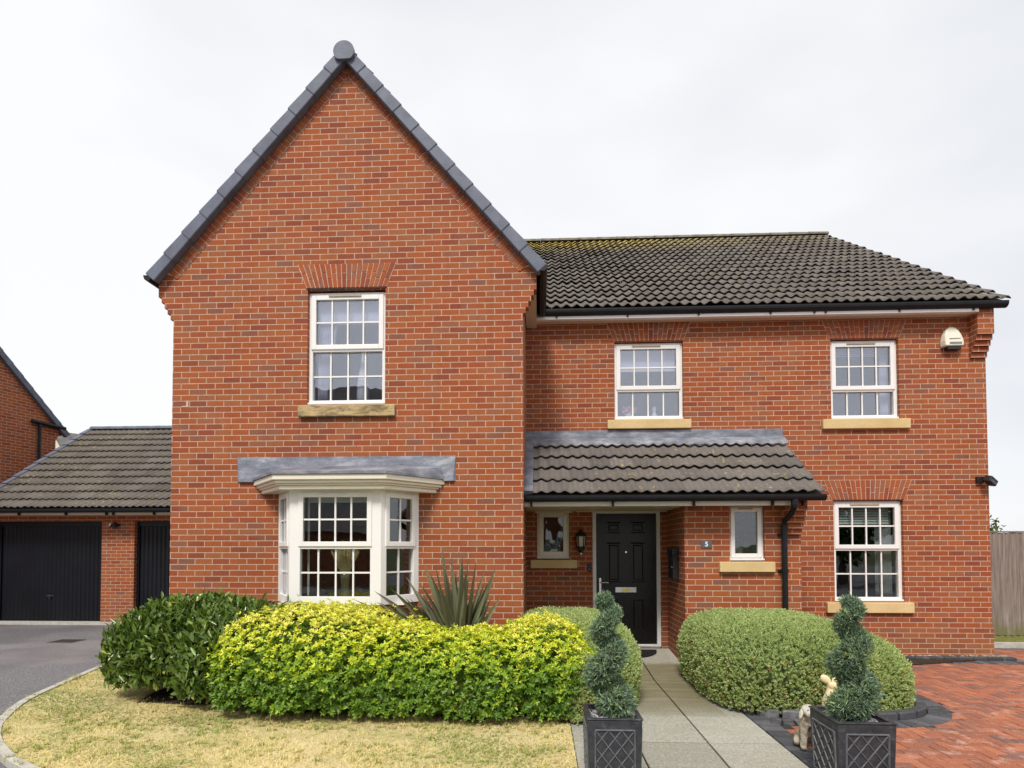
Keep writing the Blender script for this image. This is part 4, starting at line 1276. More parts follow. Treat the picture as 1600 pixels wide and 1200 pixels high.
BED = (2.90, 6.93, .96, 1.06, 3.2)          # raised hebe bed: centre, half sizes, exponent
def bed_pt(t, grow=0.):
    cx, cy, hx, hy, p = BED
    c, s = math.cos(t), math.sin(t)
    r = (abs(c / hx) ** p + abs(s / hy) ** p) ** (-1 / p)
    x, y = c * r, s * r
    nx, ny = math.copysign(abs(x / hx) ** (p - 1) / hx, x), math.copysign(abs(y / hy) ** (p - 1) / hy, y)
    l = math.hypot(nx, ny)
    return (cx + x + nx / l * grow, cy + y + ny / l * grow)

def build_ground():
    st = lambda o, lab=None: tag(o, None, None, None, 'structure')
    mb = MB(); mb.quad((-400, -300, -.09), (400, -300, -.09), (400, 600, -.09), (-400, 600, -.09)); st(mb.build('ground', M['ground']))
    mb = MB(); mb.quad((-30, -40, -.045), (30, -40, -.045), (30, 12.7, -.045), (-30, 12.7, -.045)); st(mb.build('driveway', M['asphalt']))
    k = smooth_line(KERB)
    poly = [(p.x, p.y) for p in k]
    mb = MB(); mb.zprism(([(-4.72, 12.2)] + poly + [(.28, 9.1), (-4.72, 9.1)])[::1], -.2, .0); st(mb.build('lawn', M['lawn']))
    # kerb edging, laid in straight-ish lengths with joints
    K = []; acc = 0; seg = []
    for i, p in enumerate(k):
        d = (k[min(i + 1, len(k) - 1)] - k[max(i - 1, 0)]).normalized(); nrm = Vector((d.y, -d.x))
        seg.append((p, nrm))
    mb = MB(); w = .075; run = 0
    for i in range(len(seg) - 1):
        (p, n), (q, m) = seg[i], seg[i + 1]
        run += (q - p).length
        gap = 0.
        q2 = q
        if run > .9: q2 = q - (q - p).normalized() * .008; run = 0
        lo, hi = -.2, .014
        # outer side of the kerb lies away from the lawn
        a, b, c_, d_ = p + n * -w * .35, q2 + m * -w * .35, q2 + m * w * .65, p + n * w * .65
        vs = [(a.x, a.y, lo), (b.x, b.y, lo), (c_.x, c_.y, lo), (d_.x, d_.y, lo), (a.x, a.y, hi), (b.x, b.y, hi), (c_.x, c_.y, hi), (d_.x, d_.y, hi)]
        mb.add(vs, [(0, 1, 5, 4), (1, 2, 6, 5), (2, 3, 7, 6), (3, 0, 4, 7), (4, 5, 6, 7)])
    o = mb.build('kerb', M['kerb']); st(o)
    # soil of the planted beds
    mb = MB(); mb.zprism([(-4.35, 6.55)] + [(-4.25 + .19 * q, 6.12 - .012 * q + .07 * math.sin(q * 1.9) + .05 * math.sin(q * 4.3)) for q in range(24)] + [(.3, 5.85), (1.0, 6.6), (1.0, 8.9), (-4.4, 8.9)], -.1, .010); st(mb.build('bed_soil', M['soil']))
    # flagged path: slabs rising gently to the door
    def zpath(y): return .004 + max(0, (y - 7.5) / 1.48) * .125
    mb = MB(); ys = [8.975, 8.17, 7.405, 6.63, 5.856, 5.08, 4.305, 3.53, 2.755, 1.98, 1.2, .42, -.36]; xs = [.28, .81, 1.41, 2.005]
    for j in range(len(ys) - 1):
        for i in range(3):
            g = .0075; gy = .011
            x0, x1, y1, y0 = xs[i] + g, xs[i + 1] - g, ys[j] - gy, ys[j + 1] + gy
            dz = random.uniform(-.0015, .0015); c = .004
            a = [(x0, y0, zpath(y0) - .06), (x1, y0, zpath(y0) - .06), (x1, y1, zpath(y1) - .06), (x0, y1, zpath(y1) - .06)]
            b = [(x, y, zpath(y) + dz - c) for x, y in ((x0, y0), (x1, y0), (x1, y1), (x0, y1))]
            d = [(x, y, zpath(y) + dz) for x, y in ((x0 + c, y0 + c), (x1 - c, y0 + c), (x1 - c, y1 - c), (x0 + c, y1 - c))]
            fs = [(8, 9, 10, 11)]
            for q in range(4):
                r_ = (q + 1) % 4; fs += [(q, r_, 4 + r_, 4 + q), (4 + q, 4 + r_, 8 + r_, 8 + q)]
            mb.add(a + b + d, fs)
    st(mb.build('path', M['slab']))
    mb = MB(); pts = [-.4, 7.5, 8.98]
    for a, b in ((-.4, 7.5), (7.5, 8.98)):
        mb.quad((.27, a, zpath(a) - .016), (2.02, a, zpath(a) - .016), (2.02, b, zpath(b) - .016), (.27, b, zpath(b) - .016))
    st(mb.build('path_bedding', M['joint']))
    # ---- block paving ------------------------------------------------------------
    def block(mb, cx, cy, l, w, ang, z=.0, c=.006, h=.06):
        ca, sa = math.cos(ang), math.sin(ang)
        dz = random.uniform(-.0025, .0025); tx = random.uniform(-.003, .003); ty = random.uniform(-.003, .003)
        def P(x, y, zz): return (cx + x * ca - y * sa, cy + x * sa + y * ca, zz)
        l2, w2 = l / 2 - .0025, w / 2 - .0025
        cs = [(-l2, -w2), (l2, -w2), (l2, w2), (-l2, w2)]
        a = [P(x, y, z - h) for x, y in cs]; b = [P(x, y, z + dz - c + x * tx * 4 + y * ty * 4) for x, y in cs]
        d = [P(x - math.copysign(c, x), y - math.copysign(c, y), z + dz + x * tx * 4 + y * ty * 4) for x, y in cs]
        fs = [(8, 9, 10, 11)]
        for q in range(4):
            r_ = (q + 1) % 4; fs += [(q, r_, 4 + r_, 4 + q), (4 + q, 4 + r_, 8 + r_, 8 + q)]
        mb.add(a + b + d, fs)
    cx0, cy0, hx, hy, pp = BED
    def in_bed(x, y, grow):
        return abs((x - cx0) / (hx + grow)) ** pp + abs((y - cy0) / (hy + grow)) ** pp < 1
    mb = MB(); x0, y0, u = 2.2, 1.4, .1
    nx, ny = 74, 90
    for i in range(-2, nx):
        for j in range(-2, ny):
            k4 = (i - j) % 4
            if k4 == 0: bx, by, an = x0 + (i + 1) * u, y0 + (j + .5) * u, 0
            elif k4 == 3: bx, by, an = x0 + (i + .5) * u, y0 + (j + 1) * u, math.pi / 2
            else: continue
            if bx < 2.30 or bx > 9.6 or by > 9.95: continue
            if in_bed(bx, by, .27): continue
            if by > 8.62 and bx < 6.85: continue
            if bx < 3.5 and by > 7.2: continue
            block(mb, bx, by, .2, .1, an)
    st(mb.build('brick_paving', M['paver']))
    mb = MB()
    for j in range(62):                                   # charcoal strip along the path
        for i in range(1):
            block(mb, 2.115, 1.0 + j * .1, .2, .1, 0, z=-.001)
    # radial header course round the bed
    tt = np.linspace(math.pi * 1.02, math.pi * 2.47, 400)
    path = [bed_pt(t, .215) for t in tt]; acc = 0
    last = path[0]
    for a, b in zip(path[:-1], path[1:]):
        acc += math.hypot(b[0] - a[0], b[1] - a[1])
        if acc >= .102:
            acc = 0; an = math.atan2(b[1] - a[1], b[0] - a[0])
            if b[0] > 2.2 and b[1] < 8.6: block(mb, b[0], b[1], .1, .2, an, z=.009)
    for i in range(30):                                   # along the foot of the wall
        block(mb, 3.95 + i * .1, 8.74, .1, .2, 0, z=.001)
    for j in range(12):
        block(mb, 6.86, 8.95 + j * .1, .1, .2, math.pi / 2, z=.0)
    for i in range(14): block(mb, 6.95 + i * .2, 9.86, .2, .1, 0, z=.004)
    st(mb.build('charcoal_paving', M['charcoal']))
    mb = MB(); mb.quad((2.0, -.4, -.014), (10, -.4, -.014), (10, 10.0, -.014), (2.0, 10.0, -.014)); st(mb.build('paving_bedding', M['joint']))
    # kerb blocks on edge: round the bed and along the wall
    mb = MB()
    path = [bed_pt(t, .06) for t in tt]; acc = 0; prev = path[0]
    for a, b in zip(path[:-1], path[1:]):
        acc += math.hypot(b[0] - a[0], b[1] - a[1])
        if acc >= .205:
            acc = 0; an = math.atan2(b[1] - a[1], b[0] - a[0]); block(mb, b[0], b[1], .2, .1, an, z=.075, c=.012, h=.15)
    for i in range(15): block(mb, 3.9 + i * .2, 8.865, .2, .1, 0, z=.055, c=.012, h=.12)
    st(mb.build('bed_kerb', M['charcoal']))
    mb = MB(); mb.zprism([bed_pt(t, .02) for t in np.linspace(0, 2 * math.pi, 60)[:-1]], -.05, .05)
    st(mb.build('bed_soil', M['soil']))
    mb = MB(); mb.zprism([(3.4, 7.9), (6.6, 8.93), (6.6, 8.98), (3.4, 8.98)], -.05, .02); st(mb.build('bed_soil', M['soil']))
    mb = MB()
    for i in range(130):                                   # stray pale chippings along the wall foot
        x = random.uniform(3.9, 6.75); y = 8.935 + random.uniform(-.02, .03); r = random.uniform(.006, .016)
        mb.ellipsoid((x, y, .035 + r), (r * 1.4, r, r * .7), 6, 4)
    tag(mb.build('wall_gravel', M['rock']), 'line of pale chippings along the foot of the wall', None, None, 'stuff')
    mb = MB(); mb.box(6.6, 11, 9.93, 10.02, -.1, .085); st(mb.build('kerb', M['kerb']))
    mb = MB(); mb.quad((6.4, 10.02, .07), (12, 10.02, .07), (12, 11.2, .13), (6.4, 11.2, .13)); st(mb.build('verge_strip', M['moss']))
    mh = thing('drain_cover', 'dark iron drain cover set in the asphalt before the garage', 'drain cover', (-8.49, 10.33, 0))
    q = MB(); q.chamfer_box(-8.72, -8.26, 10.14, 10.5, -.06, -.036, .01); c = q.build('cover', M['iron'], mh)
    q = MB()
    for i in range(5): q.box(-8.68, -8.30, 10.18 + i * .062, 10.20 + i * .062, -.036, -.030)
    q.build('raised_ribs', M['iron'], c)

def build_grass():
    n = 150000
    P = np.stack([RNG.uniform(-6.3, 1.0, n), 3.6 + RNG.uniform(0, 1, n) ** 1.35 * 5.6, np.zeros(n)], 1)
    k = smooth_line(KERB); kx = np.array([p.x for p in k]); ky = np.array([p.y for p in k])
    # keep blades inside the kerb line
    poly = np.array([(p.x, p.y) for p in k] + [(.28, 9.0), (-4.72, 9.0), (-4.72, 12.2)])
    inside = np.zeros(n, bool); j = len(poly) - 1
    for i in range(len(poly)):
        xi, yi = poly[i]; xj, yj = poly[j]
        c = ((yi > P[:, 1]) != (yj > P[:, 1])) & (P[:, 0] < (xj - xi) * (P[:, 1] - yi) / (yj - yi + 1e-12) + xi)
        inside ^= c; j = i
    inside &= ~((P[:, 1] > 6.25 + .1 * np.sin(P[:, 0] * 7)) & (P[:, 0] > -4.55))
    P = P[inside]; n = len(P)
    g = lump(P * [1, 1, 0], 21, 1.1, 7) + .5 * lump(P * [1, 1, 0], 22, .35, 7) + .45 * lump(P * [1, 1, 0], 23, .11, 9)
    t = np.clip(.69 - .60 * np.clip(g * 1.5 + .30, 0, 1) + RNG.normal(0, .13, n) + .12 * np.clip((4.9 - P[:, 1]), -1, 1), 0, 1)
    patch = (lump(P * [1, 1, 0], 25, .8, 6) > -.28) & (lump(P * [1, 1, 0], 26, .09, 9) > -.30)
    keep = patch | (RNG.random(n) < .35); P = P[keep]; t = t[keep]; n = len(P)
    A = unit(np.stack([RNG.normal(0, 1, n), RNG.normal(0, 1, n), RNG.uniform(.12, .8, n)], 1))
    L = RNG.uniform(.015, .048, n); W = RNG.uniform(.003, .0052, n)
    S = unit(np.cross(A, np.array([0, 0, 1.])))
    b1 = P - S * W[:, None]; b2 = P + S * W[:, None]; tip = P + A * L[:, None]; m1 = P + A * L[:, None] * .55 + S * W[:, None] * .8
    V = np.stack([b1, b2, m1, tip], 1).reshape(-1, 3); F = np.arange(n)[:, None] * 4 + np.array([[0, 1, 2, 3]])
    o = np_mesh('grass', V, F, M['grassblade'], None, t)
    tag(o, 'dry straw coloured lawn grass with greener patches inside the kerb', None, None, 'stuff')
    # longer tufts along the kerb, under the hedges and scattered over the lawn
    kk = np.array([(p.x, p.y) for p in k]); ii = RNG.integers(6, len(kk) - 1, 120)
    T1 = kk[ii] + RNG.normal(0, .035, (120, 2))
    T2 = np.stack([RNG.uniform(-4.7, .2, 150), 5.45 + RNG.normal(0, .10, 150) + .35 * (RNG.uniform(-4.7, .2, 150) < -4.), ], 1)
    T3 = np.stack([RNG.uniform(-4.3, .2, 160), RNG.uniform(4.5, 5.4, 160)], 1)
    TC = np.concatenate([T1, T2, T3]); m = 16; P = np.repeat(TC, m, 0); n = len(P)
    P = np.concatenate([P + RNG.normal(0, .012, (n, 2)), np.zeros((n, 1))], 1)
    A = unit(np.stack([RNG.normal(0, .7, n), RNG.normal(0, .7, n), RNG.uniform(.5, 1.3, n)], 1)); L = RNG.uniform(.02, .06, n); W = RNG.uniform(.0025, .004, n)
    S = unit(np.cross(A, np.array([0, 0, 1.])))
    V = np.stack([P - S * W[:, None], P + S * W[:, None], P + A * L[:, None] * .55 + S * W[:, None] * .8, P + A * L[:, None] + np.array([0, 0, -.004])], 1).reshape(-1, 3); F = np.arange(n)[:, None] * 4 + np.array([[0, 1, 2, 3]])
    tag(np_mesh('grass', V, F, M['grassblade'], None, np.clip(np.repeat(RNG.uniform(0, .55, len(TC)), m) + RNG.normal(0, .08, n), 0, 1)), 'longer grass tufts along the kerb and the foot of the hedges', None, None, 'stuff')
    # litter of dead leaves under the hedges
    n = 500
    P = np.stack([RNG.uniform(-4.9, .2, n), 5.35 + RNG.uniform(0, .5, n), np.full(n, .012)], 1)
    A = np.stack([RNG.normal(size=n), RNG.normal(size=n), RNG.uniform(-.1, .3, n)], 1); N = np.stack([RNG.normal(0, .4, n), RNG.normal(0, .4, n), np.ones(n)], 1)
    V, F, T = leaf_arrays(P, A, N, RNG.uniform(.02, .045, n), RNG.uniform(.01, .02, n), RNG.random(n))
    tag(np_mesh('leaf_litter', V, F, M['dry'], None, T), 'dead leaves lying on the soil under the hedge', None, None, 'stuff')

# --------------------------------------------------------------------------
# hedges and plants
# --------------------------------------------------------------------------
UP = np.array([0, 0, 1.])
def build_plants():
    # ---- cherry laurel -----------------------------------------------------
    lr = thing('laurel_hedge', 'dark green glossy laurel hedge at the left end of the lawn bed', 'hedge', (-3.95, 6.6, 0))
    hull = Hull([(-3.84, 6.66, .18, .98, .70, .86, 2.8), (-3.05, 6.46, .12, .78, .76, .84, 3.2)], .14)
    parts = []
    for n, off in ((9500, .0), (5500, -.08)):
        P, Nn = hull.sample(n, RNG, .07)
        n = len(P)
        l = lump(P, 31, .5); P = P + Nn * (off + l[:, None] * .05 + RNG.normal(0, .025, n)[:, None] + (RNG.random(n) < .025)[:, None] * RNG.uniform(.02, .09, n)[:, None])
        A = Nn * .5 + UP * RNG.uniform(.3, 1.2, n)[:, None] + RNG.normal(0, .55, (n, 3))
        NN = Nn * .6 + UP * .7 + RNG.normal(0, .45, (n, 3))
        t = np.clip(RNG.normal(.42, .2, n) + .1 * l, 0, 1); t[RNG.random(n) < .012] = 1.
        parts.append(leaf_arrays(P - unit(A) * .05, A, NN, RNG.uniform(.075, .13, n), RNG.uniform(.028, .042, n), t, .1, .18))
    V, F, T = join_arrays(parts); np_mesh('foliage', V, F, M['laurel'], lr, T)
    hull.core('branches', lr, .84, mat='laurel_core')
    # ---- golden choisya -----------------------------------------------------
    ch = thing('choisya_hedge', 'bright yellow green choisya hedge along the front of the bed under the bay window', 'hedge', (-1.3, 6.1, 0))
    hull2 = Hull([(-2.34, 6.22, .10, .90, .78, .88, 3.6), (.03, 6.18, .06, .50, .70, .81, 3.0), (-1.55, 6.12, .08, .62, .66, .77, 3.0), (-.70, 6.06, .06, .75, .60, .70, 3.4)], .07)
    parts = []
    for n, off, ng in ((13500, .0, 6), (5200, -.08, 5)):
        P, Nn = hull2.sample(n, RNG, .06)
        n = len(P)
        l = lump(P, 41, .42) * .7 + lump(P, 42, .16) * .5
        C = P + Nn * (off + l[:, None] * .065 + RNG.normal(0, .024, n)[:, None] + (RNG.random(n) < .03)[:, None] * RNG.uniform(.02, .08, n)[:, None])
        D = unit(Nn * .75 + UP * .55 + RNG.normal(0, .35, (n, 3)))
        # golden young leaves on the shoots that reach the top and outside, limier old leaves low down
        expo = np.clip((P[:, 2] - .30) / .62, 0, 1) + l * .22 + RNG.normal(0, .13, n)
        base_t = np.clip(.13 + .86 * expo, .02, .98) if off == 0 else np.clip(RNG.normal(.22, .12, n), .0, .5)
        a0 = RNG.uniform(0, 6.28, n)
        X = unit(np.cross(D, UP + np.array([.01, .02, 0]))); Y = np.cross(D, X)
        for g in range(ng):
            an = a0 + g * 2 * math.pi / ng + RNG.normal(0, .25, n)
            spread = RNG.uniform(.7, 1.5, n)
            A = D * .75 + (X * np.cos(an)[:, None] + Y * np.sin(an)[:, None]) * spread[:, None]
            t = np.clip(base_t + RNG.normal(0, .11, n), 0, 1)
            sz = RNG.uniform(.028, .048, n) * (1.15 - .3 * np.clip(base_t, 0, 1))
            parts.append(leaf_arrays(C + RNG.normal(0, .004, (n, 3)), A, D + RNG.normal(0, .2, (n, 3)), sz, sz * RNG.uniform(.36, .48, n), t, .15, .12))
    # a few shoots that have pushed out through the laurel
    for cxx, cyy, czz in ((-3.25, 5.86, .62), (-3.05, 5.80, .50), (-3.12, 5.80, .40), (-2.95, 5.8, .70)):
        n = 26; C = np.array([cxx, cyy, czz]) + RNG.normal(0, .05, (n, 3)); A = RNG.normal(0, 1, (n, 3)) + np.array([0, -.6, .4])
        parts.append(leaf_arrays(C, A, np.array([[0, -.6, .8]]) + RNG.normal(0, .2, (n, 3)), RNG.uniform(.045, .07, n), RNG.uniform(.018, .026, n), np.clip(RNG.normal(.55, .1, n), 0, 1)))
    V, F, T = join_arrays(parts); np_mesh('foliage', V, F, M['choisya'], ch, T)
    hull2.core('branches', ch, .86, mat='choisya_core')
    n = 46; C = np.array([-.72, 5.50, .16]) + RNG.normal(0, 1, (n, 3)) * [.05, .02, .09]
    V, F, T = leaf_arrays(C, RNG.normal(0, 1, (n, 3)) - UP * .8, RNG.normal(0, 1, (n, 3)) - np.array([0, 1., 0]), RNG.uniform(.03, .06, n), RNG.uniform(.012, .02, n), RNG.random(n))
    np_mesh('dead_leaves', V, F, M['dry'], ch, T)
    # ---- hebes --------------------------------------------------------------------
    def hebe(name, label, bodies, n0, seed, loc, under=.06, size=1., wl=.11):
        hb = thing(name, label, 'shrub', loc)
        hull = Hull(bodies, under)
        r = np.random.default_rng(seed); parts = []
        for n, off, ng in ((n0, 0., 7), (n0 // 3, -.035, 5)):
            P, Nn = hull.sample(n, r, .04)
            n = len(P)
            l = lump(P, seed, wl, 8) * .6 + lump(P, seed + 1, .34) * .6
            C = P + Nn * (off + l[:, None] * .030 + r.normal(0, .010, n)[:, None])
            D = unit(Nn * .8 + UP * .45 + r.normal(0, .30, (n, 3)))
            bt = np.clip(r.normal(.50, .13, n) + l * .22, .02, .94)
            low = (P[:, 2] < .55) & (r.random(n) < .05 + .25 * (lump(P, seed + 3, .3) > .35)); bt[low & (Nn[:, 2] < .5)] = .99
            a0 = r.uniform(0, 6.28, n)
            X = unit(np.cross(D, UP + np.array([.01, .02, 0]))); Y = np.cross(D, X)
            for g in range(ng):
                an = a0 + g * 2.4 + r.normal(0, .2, n); sp = .35 + .22 * g
                A = D + (X * np.cos(an)[:, None] + Y * np.sin(an)[:, None]) * sp
                sz = r.uniform(.013, .020, n) * size
                parts.append(leaf_arrays(C - D * (.005 * g), A, D + r.normal(0, .15, (n, 3)), sz, sz * .55, np.clip(bt + r.normal(0, .06, n), 0, 1), -.15, .1))
        V, F, T = join_arrays(parts); np_mesh('foliage', V, F, M['hebe'], hb, T)
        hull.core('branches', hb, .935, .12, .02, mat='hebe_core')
        return hb
    hebe('hebe_shrub', 'broad rounded pale green hebe in the kerbed bed right of the path', [(2.60, 6.93, .02, .86, 1.12, .84, 4.4), (3.08, 6.85, .02, .80, 1.0, .74, 2.9)], 24000, 51, (2.95, 6.9, 0), size=1.28)
    hebe('hebe_shrub', 'pale green clipped hebe between yellow hedge and front path', [(.34, 7.20, .03, .76, 1.40, .80, 3.8)], 17000, 61, (.35, 7.3, 0), size=1.28)
    hebe('hebe_shrub', 'small dull green shrub at the front corner of the bed beside the left planter', [(.40, 5.74, .03, .23, .24, .58, 2.4)], 2600, 71, (.3, 5.8, 0), size=1.25)
    # ---- phormium ---------------------------------------------------------------------
    ph = thing('phormium', 'bronze sword leaved phormium rising out of the yellow hedge', 'plant', (-.92, 6.62, 0))
    r = random.Random(5); mb = MB()
    def blade(lean, yaw, L, w, tint, x0):
        p = Vector((x0, 6.62 + r.uniform(-.12, .08), .52)); n = 9
        d = Vector((math.sin(lean), math.sin(yaw) * .25, math.cos(lean))).normalized()
        side = Vector((math.cos(yaw * .8) , math.sin(yaw * .8), 0)); side = (side - d * side.dot(d)).normalized()
        nr = d.cross(side).normalized(); vs = []
        for i in range(n):
            t = i / (n - 1)
            q = p + d * L * t + Vector((math.copysign(1, lean) * .07 * t * t * abs(lean), 0, -.10 * t * t * abs(lean)))
            ww = w * (.75 + .5 * t if t < .35 else .925 * (1 - ((t - .35) / .65) ** 1.7)) * .5
            vs += [q - side * ww, q + nr * ww * .45, q + side * ww]
        fs = []
        for i in range(n - 1):
            a = i * 3; fs += [(a, a + 1, a + 4, a + 3), (a + 1, a + 2, a + 5, a + 4)]
        mb.add(vs, fs, tint=tint)
    spec = [(-1.02, .84), (-.98, 1.10), (-.86, .95), (-.80, 1.02), (-.72, .80), (-.70, .98), (-.62, .92), (-.57, .75), (-.52, .98), (-.46, .85), (-.42, .70), (-.30, .92), (-.24, .78), (-.20, 1.12), (-.16, .9), (-.14, 1.15), (-.10, 1.02), (-.06, .85), (-.02, .98),
            (.0, .70), (.02, 1.05), (.06, .80), (.10, .98), (.13, .85), (.16, 1.02), (.20, .60), (.26, .92), (.29, .98), (.34, .62), (.40, .7), (-.9, .7), (-.35, .62), (.22, .8)]
    for k_, (lean, L) in enumerate(spec + [(a_ + r.uniform(-.08, .08), b_ * r.uniform(.7, .95)) for a_, b_ in spec]):
        blade(lean + r.uniform(-.03, .03), r.uniform(-.9, .9), L * 1.0, r.uniform(.055, .082), min(1, max(0, r.gauss(.42, .25))), -.90 + lean * .26 + .02 + r.uniform(-.05, .05))
    mb.build('leaves', M['phormium'], ph, tint=True, smooth=False)
    MB().lathe([(.10, 0), (.14, .2), (.10, .5)], (-.93, 6.62, 0), 10).build('crown', M['bark'], ph)
    # ---- tree behind the fence -------------------------------------------------------------
    tr = thing('garden_tree', 'green tree top showing past the wall corner above the wooden fence', 'tree', (9.6, 14.2, 0))
    mb = MB(); mb.tube([(9.5, 14.2, 0), (9.55, 14.2, .9), (9.6, 14.25, 1.7)], [.08, .065, .04], 8)
    for i in range(9):
        an = i * .7 * 2; mb.tube([(9.55, 14.2, .9 + i * .09), (9.55 + .35 * math.cos(an), 14.2 + .35 * math.sin(an), 1.4 + i * .1), (9.55 + .8 * math.cos(an), 14.2 + .8 * math.sin(an), 1.7 + i * .1)], [.03, .02, .008], 6)
    mb.build('trunk', M['bark'], tr)
    n = 2600; d = unit(RNG.normal(size=(n, 3))); rad = RNG.uniform(.45, 1, n) ** .6
    C = np.array([9.62, 14.2, 1.88]) + d * rad[:, None] * [.86, .85, .58] * (1 + .25 * lump(d, 81, .8))[:, None]
    V, F, T = leaf_arrays(C, d + RNG.normal(0, .6, (n, 3)), UP + RNG.normal(0, .5, (n, 3)), RNG.uniform(.06, .11, n), RNG.uniform(.03, .05, n), np.clip(RNG.normal(.5, .22, n), 0, 1))
    np_mesh('crown', V, F, M['tree'], tr, T)
    # trees across the road behind the camera, mirrored in the ground-floor window
    for (x, y, h, lab) in ((13.5, -9., 4.8, 'broad green tree across the road mirrored in the lower right window'), (19., -12., 7., 'tall green tree across the road behind the broad one')):
        t = thing('roadside_tree', lab, 'tree', (x, y, 0))
        mb = MB(); mb.tube([(x, y, -.1), (x + .1, y, h * .3), (x, y + .1, h * .6)], [.2, .15, .06], 8)
        for i in range(8):
            an = i * 2.4; mb.tube([(x, y, h * .3 + i * .15), (x + h * .16 * math.cos(an), y + h * .16 * math.sin(an), h * .5 + i * .15)], [.07, .02], 6)
        mb.build('trunk', M['bark'], t)
        n = 3600; d = unit(RNG.normal(size=(n, 3))); rad = RNG.uniform(.3, 1, n) ** .5
        C = np.array([x, y, h * .62]) + d * rad[:, None] * [h * .36, h * .36, h * .38] * (1 + .3 * lump(d, 83, .9))[:, None]
        V, F, T = leaf_arrays(C, d + RNG.normal(0, .7, (n, 3)), UP + RNG.normal(0, .5, (n, 3)), RNG.uniform(.2, .34, n), RNG.uniform(.1, .18, n), np.clip(RNG.normal(.4, .2, n), 0, 1))
        np_mesh('crown', V, F, M['tree'], t, T)

# --------------------------------------------------------------------------
# planters with spiral topiary
# --------------------------------------------------------------------------
def build_planters():
    def planter(x0, x1, y0, y1, label):
        cx, cy = (x0 + x1) / 2, (y0 + y1) / 2
        t = thing('planter', label, 'planter', (cx, cy, 0), 'square lattice planters by the path')
        zt = .46; w = .032; tp = .014
        mb = MB()
        # tapered walls, open at the top
        o_b = [(x0 + tp, y0 + tp), (x1 - tp, y0 + tp), (x1 - tp, y1 - tp), (x0 + tp, y1 - tp)]; o_t = [(x0, y0), (x1, y0), (x1, y1), (x0, y1)]
        i_t = [(x0 + w, y0 + w), (x1 - w, y0 + w), (x1 - w, y1 - w), (x0 + w, y1 - w)]
        vs = [(x, y, .005) for x, y in o_b] + [(x, y, zt) for x, y in o_t] + [(x, y, zt) for x, y in i_t] + [(x, y, zt - .09) for x, y in i_t]
        fs = [(3, 2, 1, 0), (12, 13, 14, 15)]
        for q in range(4):
            r_ = (q + 1) % 4
            fs += [(q, r_, 4 + r_, 4 + q), (4 + q, 4 + r_, 8 + r_, 8 + q), (8 + q, 8 + r_, 12 + r_, 12 + q)]
        mb.add(vs, fs)
        bevel(mb.build('box', M['planter'], t), .008, 2)
        # moulded rim and corner posts
        rm = MB()
        frame = 0.045
        def face(P, wd):                 # P(u,z,n): u across face, n outward
            f = MB()
            def bar(u0, z0, u1, z1, hw, nn):
                d = Vector((u1 - u0, z1 - z0)).normalized(); s = Vector((-d.y, d.x)) * hw
                q = [(u0 + s.x, z0 + s.y), (u1 + s.x, z1 + s.y), (u1 - s.x, z1 - s.y), (u0 - s.x, z0 - s.y)]
                q2 = [(u0 + s.x * .4, z0 + s.y * .4), (u1 + s.x * .4, z1 + s.y * .4), (u1 - s.x * .4, z1 - s.y * .4), (u0 - s.x * .4, z0 - s.y * .4)]
                f.hexa([P(*q[3], .0), P(*q[2], .0), P(*q[1], .0), P(*q[0], .0), P(*q2[3], nn), P(*q2[2], nn), P(*q2[1], nn), P(*q2[0], nn)])
            a, b, c, d = .052, wd - .052, .05, .395
            for (p, q, r2, s2) in ((a, c, b, c), (a, d, b, d), (a, c, a, d), (b, c, b, d)): bar(p, q, r2, s2, .0055, .010)
            # diamonds
            n = 3; cw = (b - a) / n; m = 3; chh = (d - c) / m
            for i in range(-m, n + 1):
                for sgn in (1, -1):
                    # line through u = a + i*cw at z=c rising with slope chh/cw
                    pts = []
                    u0, z0 = a + (i + (0 if sgn > 0 else m)) * cw - (0 if sgn > 0 else 0), c
                    ts = []
                    du, dz = sgn * cw * m, chh * m
                    t0, t1 = 0., 1.
                    if du > 0: t0 = max(t0, (a - u0) / du); t1 = min(t1, (b - u0) / du)
                    else: t0 = max(t0, (b - u0) / du); t1 = min(t1, (a - u0) / du)
                    if t1 - t0 > .02: bar(u0 + du * t0, z0 + dz * t0, u0 + du * t1, z0 + dz * t1, .0042, .0075 + (.0006 if sgn > 0 else 0))
            return f
        k = tp / zt
        for P, wd in ((lambda u, z, n: (x0 + u, y0 + (zt - z) * k - n, z), x1 - x0), (lambda u, z, n: (x1 - u, y1 - (zt - z) * k + n, z), x1 - x0),
                      (lambda u, z, n: (x0 + (zt - z) * k - n, y1 - u, z), y1 - y0), (lambda u, z, n: (x1 - (zt - z) * k + n, y0 + u, z), y1 - y0)):
            face(P, wd).build('lattice_panel', M['planter_line'], t)
        # rim band
        mb = MB(); e = .006
        for q in ((x0 - e, x1 + e, y0 - e, y0 + w), (x0 - e, x1 + e, y1 - w, y1 + e), (x0 - e, x0 + w, y0 + w, y1 - w), (x1 - w, x1 + e, y0 + w, y1 - w)): mb.box(*q, zt + .001, zt + .012)
        bevel(mb.build('rim', M['planter'], t), .004, 2)
        # gravel top dressing, its stones lying on the soil inside
        g = MB(); r = random.Random(int(x0 * 100))
        for i in range(620):
            x = r.uniform(x0 + w + .004, x1 - w - .004); y = r.uniform(y0 + w + .004, y1 - w - .004); s = r.uniform(.005, .011)
            g.ellipsoid((x, y, zt - .028 + r.uniform(0, .012)), (s * 1.3, s, s * .8), 6, 4, rot=Matrix.Rotation(r.uniform(0, 3), 3, 'Z'))
        g.build('gravel', M['gravel'], t)
        MB().box(x0 + w, x1 - w, y0 + w, y1 - w, zt - .088, zt - .030).build('soil', M['soil'], t)
        return t
